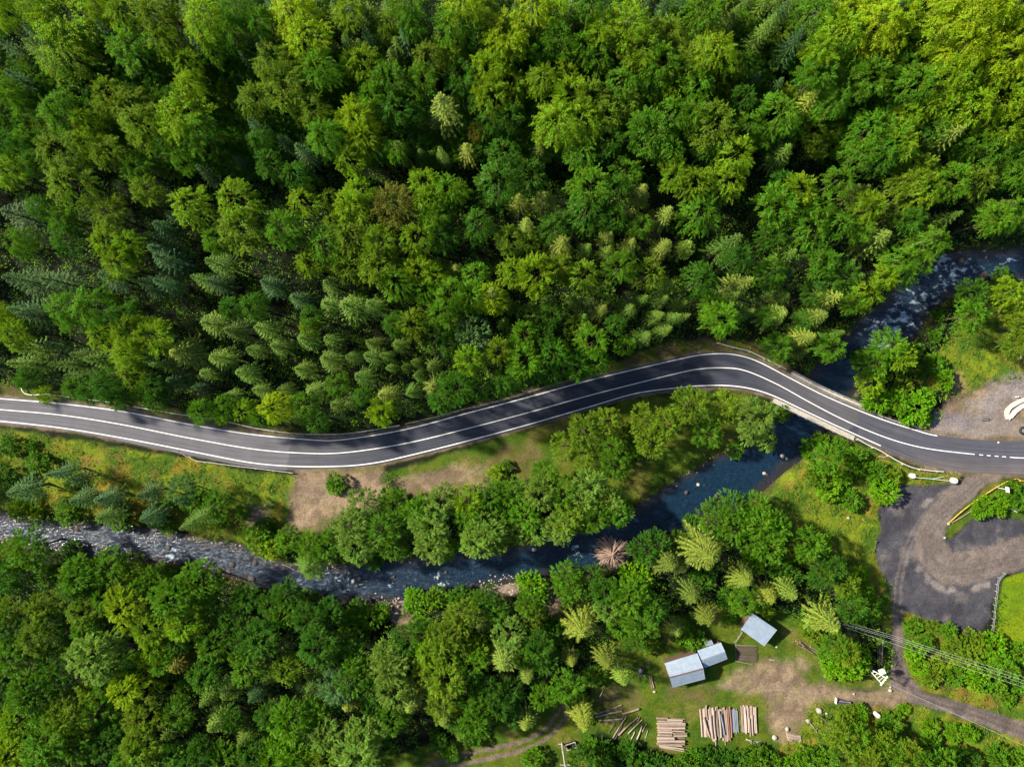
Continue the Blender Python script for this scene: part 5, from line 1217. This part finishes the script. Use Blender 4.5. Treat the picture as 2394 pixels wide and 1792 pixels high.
rock(1594 + 745 * S9, 1192 + 70 * S9, 0.3, 'rock', 'small pale rock in the orange meadow patch')
# (tile-6 pixels, radius)
for a, b, r, mt, lb in ((645, 1285, .6, 'rock', 'white rock at the right bank below the bridge'), (675, 1300, .4, 'rock', 'small white rock beside another at the bank below the bridge'), (530, 1395, .5, 'rock', 'white rock in the stream farther below the bridge'), (548, 1405, .35, 'rockdark', 'brown rock touching a white one in the stream below the bridge'),
                    (225, 1540, .65, 'rockdark', 'round brown rock in the broad dark pool'), (105, 1470, .5, 'rock', 'pale rock in the pool near the left bank'), (30, 1520, .6, 'rockdark', 'brown rock at the pool\'s left shore'), (1945, 130, 1.15, 'rockdark', 'large red-brown boulder in the rapids at the right'),
                    (1570, 265, .4, 'rock', 'white rock amid the upper rapids'), (1510, 545, .5, 'rockdark', 'brown rock at the right end of the rapids'), (1500, 575, .4, 'rock', 'pale rock on the bank at the end of the rapids'), (1680, 430, .4, 'rock', 'pale rock on the bank under the leafy island trees'),
                    (1505, 772, .35, 'rock', 'white rock on the path above the bright hedge-like bushes'), (1800, 30, .9, 'rockdark', 'brown boulder at the upper bank of the rapids'), (690, 1210, .5, 'rockdark', 'brown rock at the water below the bridge railing'), (700, 1020, .9, 'rockdark', 'rusty brown boulder under the bridge\'s lower edge'),
                    (1130, 890, .8, 'rockdark', 'brown boulder under the upper bridge railing')):
    x, y = un(1594 + a * S9, 600 + b * S9, -1)
    rock(1594 + a * S9, 600 + b * S9, r, mt, lb, z=max(gz1(x, y), WATER_Z - 0.1))
for a, b, r, mt, lb in ((405, 490, .5, 'rockdark', 'round brown rock in the stream near the pebble bank'), (45, 405, .35, 'rock', 'white rock in the stream near its upper bank'), (75, 455, .55, 'rock', 'left pale rock of a cluster in mid-stream'), (115, 440, .6, 'rockdark', 'brown upper rock of the mid-stream cluster'), (95, 490, .5, 'rockdark', 'brown lower rock of the mid-stream cluster'),
                    (620, 435, .5, 'rock', 'white rock at the small weir in the stream'), (640, 472, .35, 'rock', 'smaller white rock below the weir\'s white rock'), (670, 400, .5, 'rockdark', 'dark rock at the top of the small weir'), (335, 430, .4, 'rockdark', 'dark rock in the line crossing the stream'), (1240, 255, .6, 'rock', 'pale rock under the leafy bank trees'), (1540, 200, .5, 'rockdark', 'dark rock in the rapids left of the bare dead tree')):
    rock(800 + a * S9, 1192 + b * S9, r, mt, lb, z=WATER_Z - 0.12)
for a, b, r, lb in ((1110, 180, .9, 'dark rock in the left weir of the stream'), (1090, 240, .8, 'dark rock at the lower end of the left weir'), (1500, 350, .9, 'dark rock in the stream right of the left weir'), (1480, 400, .7, 'dark rock below its neighbour right of the left weir'), (1650, 340, .8, 'brown rock at the upper bank by the spruce'), (1630, 440, .9, 'brown rock in the shallow below the spruce'), (500, 120, .8, 'dark rock in the far left rapids'), (440, 260, .9, 'dark rock at the lower bank of the far left rapids'), (1860, 530, .9, 'brown rock on the lower bank left of the pebbles')):
    rock(a * S9, 1192 + b * S9, r, 'rockdark', lb, 0.45, z=WATER_Z - 0.22)

# ---- pebbles ------------------------------------------------------------------------------------------
def pebbles():
    g = np.random.default_rng(4); n = 40000
    X = g.uniform(-128, 60, n); Y = g.uniform(-70, 20, n)
    sdv = sdist(RIVER, X, Y)
    w = np.maximum(1.4 * zone('pebble', X, Y, 0.5, 0.8), 0.16 * sstep(1.6, 0.2, np.abs(sdv)) * sstep(0.45, 0.6, fbm(X, Y, 6, 401)))
    w = np.maximum(w, 0.10 * (sdv < -0.5) * (X < -30) * sstep(0.55, 0.72, fbm(X, Y, 4, 402)))
    ok = w > g.random(n) * 1.3
    X, Y = X[ok], Y[ok]; n = len(X)
    zt = np.maximum(terrain(X, Y), WATER_Z - 0.02)
    r = g.uniform(0.08, 0.26, n)
    o8 = np.array([(1, 0, 0), (.5, .87, 0), (-.5, .87, 0), (-1, 0, 0), (-.5, -.87, 0), (.5, -.87, 0), (.35, .2, .75), (-.4, .1, .7)])
    V = o8[None] * g.uniform(.75, 1.2, (n, 8, 3)) * r[:, None, None]
    V += np.stack([X, Y, zt], 1)[:, None]
    f = np.array([(0, 1, 6, 6), (1, 2, 7, 6), (2, 3, 7, 7), (3, 4, 7, 7), (4, 5, 6, 7), (5, 0, 6, 6)])
    Q = []
    for t in ((0, 1, 6), (1, 2, 6), (2, 7, 6), (2, 3, 7), (3, 4, 7), (4, 5, 7), (5, 6, 7), (5, 0, 6)):
        Q.append(np.array(t)[None] + 8 * np.arange(n)[:, None])
    F = np.concatenate(Q)
    tag(link('pebbles', np_mesh('pebbles', V.reshape(-1, 3), F, [M['pebble']])), kind='stuff', label='pale pebbles and cobbles on the stream bars and margins', cat='pebbles')
m, nt, p = new_mat('pebble'); ge = N(nt, 'ShaderNodeNewGeometry')
nt.links.new(mixc(nt, ge.outputs['Random Per Island'], (0.10, 0.08, 0.065), (0.33, 0.265, 0.22)), p.inputs['Base Color']); p.inputs['Roughness'].default_value = 0.85
M['pebble'] = m
pebbles()

# ---- guard rails, fences, barrier, signs ---------------------------------------------------------------
def rail(name, label, cat, P, mat_='galv', h=0.72, w=0.30, t=0.09, step=4.0, post=0.12, z_bars=None, postmat=None):
    L = resample(pts(P, h), 0.8)
    o = L[len(L) // 2]
    root = empty(name, (o[0], o[1], 0), label=label, cat=cat)
    nn = normals2(L)
    for hh in (z_bars or [h]):
        mb = MB(); n = len(L)
        A, B = L + nn * t / 2, L - nn * t / 2
        zz = terrain(L[:, 0], L[:, 1])
        V = []
        for i in range(n):
            for q, dz in ((A[i], -w / 2), (A[i], w / 2), (B[i], w / 2), (B[i], -w / 2)):
                V.append((q[0] - o[0], q[1] - o[1], max(zz[i], -0.4) + hh + dz))
        F = [(4 * i + a, 4 * i + (a + 1) % 4, 4 * i + 4 + (a + 1) % 4, 4 * i + 4 + a) for i in range(n - 1) for a in range(4)] + [(3, 2, 1, 0), (4 * n - 4, 4 * n - 3, 4 * n - 2, 4 * n - 1)]
        mb.add(V, F); mb.build('rail', M[mat_], root)
    st = max(1, int(step / 0.8))
    for i in range(0, len(L), st):
        q = L[i] - nn[i] * (t / 2 + post / 2 + 0.01); zt = gz1(*q)
        mb = MB(); mb.box((q[0] - o[0], q[1] - o[1], (zt - 0.4 + h + 0.12) / 2), (post, post, h + 0.12 - zt + 0.4)); mb.build('post', M[postmat or mat_], root)
    return root
rail('guard_rail', 'pale steel guard rail along the upper roadside at the left, ending with a hook', 'guard rail', [(50, 906), (56, 918), (75, 923), (108, 921), (140, 925), (200, 933), (262, 941), (340, 955), (430, 970), (520, 983), (600, 1001), (690, 1013), (760, 1015), (800, 1014), (850, 1008), (935, 994)], t=0.16)
rail('guard_rail', 'steel guard rail along the shaded upper roadside in mid picture', 'guard rail', [(948, 990), (1010, 976), (1080, 957), (1160, 938), (1250, 911), (1310, 894), (1350, 884)], 'steel', t=0.14)
rail('guard_rail', 'steel guard rail on the lower roadside left of the sandy lay-by', 'guard rail', [(442, 1066), (456, 1076), (500, 1082), (560, 1090), (620, 1097), (685, 1105)], 'galv', t=0.11)
rail('guard_rail', 'white guard rail on the outer bend leading to the upper bridge railing', 'guard rail', [(1677, 801), (1700, 808), (1728, 815), (1752, 821), (1790, 839), (1838, 863)], t=0.2)
rail('guard_rail', 'guard rail from the upper bridge end towards the dirt turn-off', 'guard rail', [(2028, 957), (2060, 971), (2090, 983), (2120, 990), (2152, 999)], 'galv', t=0.16)
rail('guard_rail', 'white guard rail from the lower bridge end past the grass corner', 'guard rail', [(2005, 1026), (2030, 1040), (2058, 1053), (2095, 1075), (2132, 1092), (2170, 1099), (2206, 1102)], 'white', t=0.16)
rail('rail_fence', 'yellow low rail along the grass island beside the dirt loop', 'fence', [(2218, 1222), (2250, 1193), (2289, 1165), (2332, 1137), (2372, 1119), (2394, 1124), (2450, 1126)], 'yellow', h=0.6, w=0.14, t=0.16, step=4.0, post=0.12)
rail('rail_fence', 'white two-rail fence along the edge of the bright lawn', 'fence', [(2352, 1341), (2342, 1350), (2335, 1362), (2333, 1384), (2330, 1412), (2327, 1440), (2324, 1468), (2323, 1488)], 'galv', h=1.0, w=0.06, t=0.06, step=2.4, post=0.10, z_bars=[0.55, 1.0])
rail('wire_fence', 'thin pale rail fence in the bushes below the lawn at the right edge', 'fence', [(2340, 1530), (2365, 1537), (2394, 1545), (2440, 1556)], 'galv', h=1.0, w=0.08, t=0.1, step=3.2, post=0.1, z_bars=[0.6, 1.0])
rail('wire_fence', 'thin wooden pole fence running down from the lone shed\'s left corner', 'fence', [(1736, 1478), (1730, 1488), (1720, 1502)], 'barkpale', h=0.9, w=0.07, t=0.07, step=1.6, post=0.1, z_bars=[0.5, 0.9])

# boom barrier between two white blocks on the grass corner
bx = empty('boom_barrier', tuple(np.r_[un(2141, 1114), 0]), label='white boom barrier pole on the grass corner between two round blocks', cat='barrier')
b0 = np.array(bx.location)
def loc(px, py, z): x, y = un(px, py, z); return (x - b0[0], y - b0[1], z)
mb = MB(); mb.tube([loc(2141, 1115.5, .95), loc(2180, 1119, .95), loc(2217, 1123.5, .95)], 0.07, 8); mb.build('boom', M['white'], bx)
mb = MB(); mb.tube([loc(2178, 1119, .9), loc(2200, 1115, .55), loc(2219, 1111.5, .2)], 0.06, 8); mb.build('stay', M['white'], bx)
mb = MB(); x, y, _ = loc(2178, 1119, 0); mb.box((x, y, .4), (.14, .14, 1.0)); mb.build('post', M['white'], bx)
def drum(px, py, r, h, label):
    x, y = un(px, py, h * .6); zt = gz1(x, y)
    o = empty('concrete_block', (float(x), float(y), zt), label=label, cat='block')
    mb = MB(); n = 14
    mb.tube([(0, 0, -.15), (0, 0, h * .75), (0, 0, h * .97), (0, 0, h)], [r, r * .98, r * .86, r * .55], n); mb.build('body', M['white'], o)
    mb = MB(); mb.tube([(-r * .5, 0, h - .03), (-r * .25, 0, h + .12), (r * .25, 0, h + .12), (r * .5, 0, h - .03)], .04, 6); mb.build('lifting_loop', M['darkgrey'], o)
    return o
drum(2134, 1112, 0.62, 1.1, 'greyer round block at the left end of the boom barrier')
drum(2231, 1123, 0.72, 1.2, 'brighter round block at the right end of the boom barrier')
drum(1594 + 1260 * S9, 1192 + 1320 * S9, 0.55, 1.6, 'squat pale block standing among the bushes below the lane')

# road sign on the island
x0, y0 = un(2331, 1139); sg = empty('road_sign', (float(x0), float(y0), gz1(x0, y0)), label='white sign board on a leaning-looking pole on the grass island', cat='sign')
mb = MB(); mb.tube([(0, 0, -.3), (0, 0, 3.3)], .09, 8); mb.build('pole', M['white'], sg)
mb = MB(); mb.box((0.06, 0, 3.3), (.05, 1.25, 1.2), .1, 0); mb.box((-.02, 0, 3.3), (.06, 1.0, .06)); mb.build('board', M['white'], sg)
# thin pole behind the guard rail below the bridge
x0, y0 = un(2054, 1066); mk = empty('marker_post', (float(x0), float(y0), gz1(x0, y0)), label='thin grey marker post in the bushes below the guard rail', cat='post')
mb = MB(); mb.tube([(0, 0, -.3), (0, 0, 2.4)], .08, 8); mb.build('pole', M['galv'], mk)
mb = MB(); mb.box((0, 0, 2.4), (.3, .06, .35), .4); mb.build('plate', M['galv'], mk)
x0, y0 = un(2373, 927); mk = empty('bollard', (float(x0), float(y0), gz1(x0, y0)), label='small white bollard on the dirt turn-off above the stone wall', cat='bollard')
mb = MB(); mb.tube([(0, 0, -.2), (0, 0, .85), (0, 0, .95)], [.16, .15, .08], 10); mb.build('post', M['white'], mk)
mb = MB(); mb.tube([(0, 0, .62), (0, 0, .74)], .165, 10); mb.build('band', M['rubber'], mk)
x0, y0 = un(1690, 792); mk = empty('marker_post', (float(x0), float(y0), gz1(x0, y0)), label='short white marker post behind the guard rail on the outer bend', cat='post')
mb = MB(); mb.tube([(0, 0, -.2), (0.2, 0.6, 1.3)], .09, 8); mb.build('pole', M['white'], mk)
mb = MB(); mb.tube([(0.1, 0.3, .55), (0.13, 0.39, .75)], .1, 8); mb.build('band', M['rubber'], mk)

# bench by the turn-off
x0, y0 = un(2298, 979); bn = empty('bench', (float(x0), float(y0), gz1(x0, y0)), label='grey bench on the dirt turn-off left of the stone wall', cat='bench')
mb = MB(); mb.box((0, 0, .45), (1.8, .5, .07)); mb.build('seat', M['steel'], bn)
mb = MB(); mb.box((0, .26, .75), (1.8, .06, .35)); mb.build('backrest', M['steel'], bn)
for dx in (-.75, .75):
    mb = MB(); mb.box((dx, 0, .2), (.08, .45, .43)); mb.build('leg', M['darkgrey'], bn)

# curved white stone wall at the right edge
P_o = [(2500, 910), (2450, 915), (2394, 934), (2375, 943), (2362, 952), (2356, 961), (2355, 970), (2358, 975)]
P_i = [(2500, 925), (2440, 930), (2394, 948), (2380, 957), (2371, 965), (2367, 971), (2360, 976)]
wl = empty('stone_wall', tuple(np.r_[un(2370, 955), 0]), label='double white stone wall curving round at the right edge of the turn-off', cat='wall', kind='thing')
w0 = np.array(wl.location)
def stones(P, name, seed):
    L = resample(pts(P, .5), 0.62); nn = normals2(L); g = random.Random(seed); mb = MB()
    for q, n_ in zip(L, nn):
        for row in range(2):
            for lay_ in range(2):
                s_ = g.uniform(.30, .42); of = (row - .5) * .45
                mb.box((q[0] + n_[0] * of - w0[0], q[1] + n_[1] * of - w0[1], .14 + lay_ * .30 + g.uniform(-.02, .02)), (.60 * g.uniform(.85, 1.02), s_ + .1, .3), math.atan2(-n_[0], n_[1]) + g.uniform(-.12, .12))
    return mb.build(name, M['walls'], wl, bevel=.04)
M['walls'] = simple('limestone', (0.66, 0.60, 0.52), 0.9, 2.2, 0.25, bmp=.5)
stones(P_o, 'outer_course', 1); stones(P_i, 'inner_course', 2)
# tyre at the edge
x0, y0 = un(2391, 1006); ty = empty('tyre', (float(x0), float(y0), gz1(x0, y0) + .22), label='large black tyre lying by the road at the right edge', cat='tyre')
mb = MB(); mb.tube([(.72 * math.cos(a), .72 * math.sin(a), 0) for a in np.linspace(0, 2 * math.pi, 25)], .26, 10, False); mb.build('tread', M['rubber'], ty, smooth=True)
mb = MB(); mb.tube([(0, 0, -.12), (0, 0, .1)], .46, 16); mb.build('rim', M['steel'], ty)

# barrel, troughs, crate, board
x0, y0 = un(1360 + 905 * .1522, 1540 + 178 * .1522, .5); ba = empty('barrel', (float(x0), float(y0), gz1(x0, y0) + .5), rz=1.15, label='dark grey barrel lying on the grass left of the sheds', cat='barrel')
mb = MB(); mb.tube([(-.85, 0, 0), (-.8, 0, 0), (-.3, 0, 0), (.3, 0, 0), (.8, 0, 0), (.85, 0, 0)], [.40, .50, .56, .56, .50, .40], 16); mb.build('shell', M['darkgrey'], ba, smooth=True)
for dx in (-.42, .42):
    mb = MB(); mb.tube([(dx - .04, 0, 0), (dx + .04, 0, 0)], .585, 16); mb.build('hoop', M['steel'], ba)
def trough(px0, py0, px1, py1, w0_, w1_, h, label, mat_='darkgrey', end='white'):
    a, b = np.array(un(px0, py0, h)), np.array(un(px1, py1, h)); c = (a + b) / 2; L = float(np.linalg.norm(b - a))
    o = empty('trough', (c[0], c[1], gz1(*c)), math.atan2(b[1] - a[1], b[0] - a[0]), label=label, cat='trough')
    V = []
    for s, (x, w) in enumerate(((-L / 2, w0_), (L / 2, w1_))):
        V += [(x, -w / 2, h), (x, w / 2, h), (x, w / 2 * .6, .08), (x, -w / 2 * .6, .08), (x, -w / 2 + .07, h), (x, w / 2 - .07, h), (x, w / 2 * .6 - .05, .16), (x, -w / 2 * .6 + .05, .16)]
    F = [(0, 8, 11, 3), (3, 11, 10, 2), (2, 10, 9, 1), (4, 7, 15, 12), (7, 6, 14, 15), (6, 5, 13, 14), (0, 4, 12, 8), (1, 9, 13, 5), (0, 3, 7, 4), (1, 5, 6, 2), (2, 6, 7, 3), (8, 12, 15, 11), (9, 10, 14, 13), (10, 11, 15, 14)]
    mb = MB(); mb.add(V, F); mb.build('shell', M[mat_], o)
    mb = MB(); mb.box((-L / 2 - .06, 0, h / 2 + .05), (.12, w0_ + .1, h + .12)); mb.build('end_board', M[end], o)
    mb = MB(); mb.box((L / 2 + .04, 0, h / 2), (.08, w1_ * .9, h)); mb.build('end_board', M['steel'], o)
    mb = MB(); mb.tube([(-L / 2, -.1, .25), (L / 2, -.1, .25)], .05, 6); mb.build('pipe', M['galv'], o)
    return o
trough(1956, 1638, 1988, 1642, 1.25, 0.55, 0.7, 'tapered dark metal trough with white end board beside the dirt track')
trough(1620 + 1090 * .1266, 1600 + 1062 * .1266, 1620 + 1272 * .1266, 1600 + 1062 * .1266, 0.7, 0.6, 0.45, 'small grey trough below the short log bundle', 'steel', 'steel')
x0, y0 = un(1335, 1741, .8); cr = empty('open_crate', (float(x0), float(y0), gz1(x0, y0)), .32, label='dark open crate with pale rim half under bushes beside the pole', cat='crate')
mb = MB()
for c_, s_ in (((0, .65, .4), (2.3, .08, .8)), ((0, -.65, .4), (2.3, .08, .8)), ((1.11, 0, .4), (.08, 1.22, .8)), ((-1.11, 0, .4), (.08, 1.22, .8)), ((0, 0, .08), (2.14, 1.22, .06))): mb.box(c_, s_)
mb.build('box', M['rubber'], cr)
mb = MB()
for c_, s_ in (((0, .65, .84), (2.4, .14, .07)), ((0, -.65, .84), (2.4, .14, .07)), ((1.13, 0, .843), (.14, 1.16, .07)), ((-1.13, 0, .843), (.14, 1.16, .07))): mb.box(c_, s_)
mb.build('rim', M['concrete'], cr)
x0, y0 = un(2090 + 2055 * .1374, 1070 + 893 * .1374, .5); bd = empty('board', (float(x0), float(y0), gz1(x0, y0)), -.42, label='white board leaning in the bushes at the right island edge', cat='board')
mb = MB(); mb.box((0, 0, .45), (1.7, .42, .05), 0, .08); mb.build('panel', M['white'], bd)
for dx in (-.6, .6):
    mb = MB(); mb.box((dx, 0, .2), (.08, .3, .42)); mb.build('leg', M['steel'], bd)
x0, y0 = un(1520 + 1655 * .1718, 1400 + 822 * .1718, .1); log(1520 + 1622 * .1718, 1400 + 818 * .1718, 1520 + 1688 * .1718, 1400 + 828 * .1718, .2, 'logpale', 'single short pale log on the yard right of the brown pole stack')

# ---- power poles and lines ------------------------------------------------------------------------------
x0, y0 = un(2031, 1562); up = empty('utility_pole', (float(x0), float(y0), gz1(x0, y0)), label='white A-frame power pole with a transformer beside the lane junction', cat='power pole')
rd = unit(np.array([x0, y0])); sdn = np.array([-rd[1], rd[0]])
for s in (-1, 1):
    mb = MB(); mb.tube([(0, 0, -.5), (sdn[0] * s * .45, sdn[1] * s * .45, 3.2), (sdn[0] * s * .85, sdn[1] * s * .85, 6.6)], [.15, .13, .11], 8); mb.build('leg', M['white'], up)
for i, h in enumerate((1.8, 3.0, 4.2, 5.3)):
    w = .85 * h / 6.6; mb = MB(); mb.tube([(-sdn[0] * w, -sdn[1] * w, h), (sdn[0] * w, sdn[1] * w, h + .5)], .055, 6); mb.build('brace', M['white'], up)
mb = MB(); a = math.atan2(sdn[1], sdn[0]); mb.box((0, 0, 6.55), (2.6, .25, .22), a); mb.build('crossarm', M['white'], up)
for s in (-1.1, -.4, .4, 1.1):
    mb = MB(); mb.tube([(sdn[0] * s, sdn[1] * s, 6.66), (sdn[0] * s, sdn[1] * s, 6.9), (sdn[0] * s, sdn[1] * s, 7.0)], [.09, .12, .06], 8); mb.build('insulator', M['white'], up)
tp = np.array(un(2062, 1569, 5.0)) - np.array([x0, y0])
mb = MB(); mb.box((tp[0], tp[1], 5.0), (1.15, .8, .95), .35); mb.build('transformer', M['white'], up)
mb = MB(); mb.tube([(tp[0], tp[1], 4.6), (sdn[0] * .6, sdn[1] * .6, 4.4)], .09, 6); mb.build('bracket', M['white'], up)

x0, y0 = un(1313.5, 1734); up2 = empty('utility_pole', (float(x0), float(y0), gz1(x0, y0)), label='tall pale green pole leaving the picture at the bottom beside the open crate', cat='power pole')
mb = MB(); mb.tube([(0, 0, -.5), (0, 0, 9.5)], [.24, .17], 10); mb.build('pole', M['polegreen'] if 'polegreen' in M else M['concrete'], up2)
mb = MB(); mb.box((0, 0, 9.0), (2.2, .16, .16)); mb.build('crossarm', M['galv'], up2)
mb = MB(); mb.box((-.55, .1, .5), (.9, .14, .14), -.1); mb.build('stub', M['concrete'], up2)
mb = MB(); mb.box((-.22, 0, 2.9), (.14, .3, 1.7)); mb.build('cable_box', M['galv'], up2)

x0, y0 = un(1960, 1452, 8.5); up3 = empty('utility_pole', (float(x0), float(y0), gz1(x0, y0)), label='wooden power pole hidden beside the pale spruce, carrying the wires', cat='power pole')
mb = MB(); mb.tube([(0, 0, -.5), (0, 0, 8.9)], [.18, .12], 8); mb.build('pole', M['barkpale'], up3)
mb = MB(); mb.box((0, 0, 8.5), (.14, 2.2, .14), .3); mb.build('crossarm', M['barkpale'], up3)
mb = MB(); mb.tube([(0, 0, 8.4), (0, 0, 8.62)], .1, 8); mb.build('insulator', M['white'], up3)
wires = [((1968, 1450), (2082, 1483), (2394, 1582), 'topmost'), ((1970, 1456), (2084, 1488), (2394, 1590), 'second from the top'), ((1972, 1459), (2083, 1492), (2394, 1597), 'third from the top'), ((1975, 1465), (2085, 1503), (2394, 1606), 'lowest')]
for a, b, c, w in wires:
    P = []
    for (p0, p1, z0, z1) in ((a, b, 8.5, 7.4), (b, c, 7.4, 8.0)):
        for t in np.linspace(0, 1, 13)[(1 if P else 0):]:
            px, py = p0[0] + (p1[0] - p0[0]) * t, p0[1] + (p1[1] - p0[1]) * t; z = z0 + (z1 - z0) * t - .25 * math.sin(math.pi * t)
            P.append((*map(float, un(px, py, z)), z))
    d = np.array(P[-1]) - np.array(P[-2]); P.append(tuple(np.array(P[-1]) + d * 3))
    mb = MB(); mb.tube(P, .018, 5); tag(mb.build('power_line', M['wire']), f'thin pale overhead wire crossing the lane, {w} of four', 'power line', 'overhead wires crossing the lane')
P = [(*map(float, un(2064 + (2394 - 2064) * t, 1592 + (1742 - 1592) * t, 6.3)), 6.3 - .5 * math.sin(math.pi * t)) for t in np.linspace(0, 1.1, 24)]
mb = MB(); mb.tube(P, .018, 5); tag(mb.build('power_line', M['wire']), 'faint wire running from the white power pole over the lower lane', 'power line')

# ---- dead tree, fallen branches --------------------------------------------------------------------------
def dead_tree(px, py, R, label):
    h = 7.0; x, y = un(px, py, h * .8); zt = gz1(x, y); g = random.Random(2)
    o = empty('dead_tree', (float(x), float(y), zt), label=label, cat='tree')
    mb = MB(); mb.tube([(0, 0, -.4), (.05, .05, h * .5), (0, 0, h)], [.22, .16, .05], 8); mb.build('trunk', M['dead'], o)
    mb = MB()
    for i in range(95):
        a = g.random() * 6.283; z = h * g.uniform(.45, .97); L = R * g.uniform(.7, 1.15) * (1.15 - .35 * z / h); rise = g.uniform(-.25, .25)
        q = [(0, 0, z)]
        for t in (.35, .7, 1.0):
            q.append((math.cos(a + .1 * t) * L * t, math.sin(a + .1 * t) * L * t, z + rise * L * t - .12 * L * t * t))
        mb.tube(q, [.09, .07, .05, .03], 5, False)
        for _ in range(4):
            t = g.uniform(.4, .95); b = a + g.uniform(-.7, .7); l2 = L * .3
            p0 = (math.cos(a) * L * t, math.sin(a) * L * t, z + rise * L * t - .12 * L * t * t)
            mb.tube([p0, (p0[0] + math.cos(b) * l2, p0[1] + math.sin(b) * l2, p0[2] - .1)], [.035, .015], 4, False)
    mb.build('crown', M['dead'], o)
dead_tree(1434, 1300, 3.9, 'bare pinkish-brown dead tree leaning over the stream')
def branch(px0, py0, px1, py1, z, r, label):
    P = []
    for t, b in ((0, 0), (.35, .4), (.7, .4), (1, 0)):
        x, y = un(px0 + (px1 - px0) * t + b * 2, py0 + (py1 - py0) * t - b * 3, z); P.append((float(x), float(y), max(gz1(x, y), WATER_Z) + z))
    mb = MB(); mb.tube(P, [r, r * .85, r * .6, r * .3], 6)
    mb.tube([P[2], (P[2][0] + .5, P[2][1] + .6, P[2][2] + .1)], [r * .5, r * .2], 5)
    tag(mb.build('fallen_branch', M['barkpale']), label, 'branch')
branch(617, 1402, 640, 1440, 2.2, .1, 'pale bare branch sticking out over the wood below the stream')
branch(1594 + 2200 * S9, 600 + 590 * S9, 1594 + 2160 * S9, 600 + 695 * S9, 1.0, .16, 'white birch trunk leaning at the right edge above the turn-off')
branch(440, 1068, 400, 1052, .2, .1, 'pale branch lying on the lower road verge')
branch(1594 + 830 * S9, 1192 + 1375 * S9, 1594 + 875 * S9, 1192 + 1440 * S9, .2, .16, 'white branch lying below the flat white boulder')
branch(800 + 1590 * S9, 1192 + 1000 * S9, 800 + 1615 * S9, 1192 + 950 * S9, .4, .12, 'pale branch under the spruces left of the sheds')
branch(655, 1322, 680, 1333, .2, .1, 'pale branch at the stream bank below the spruces')
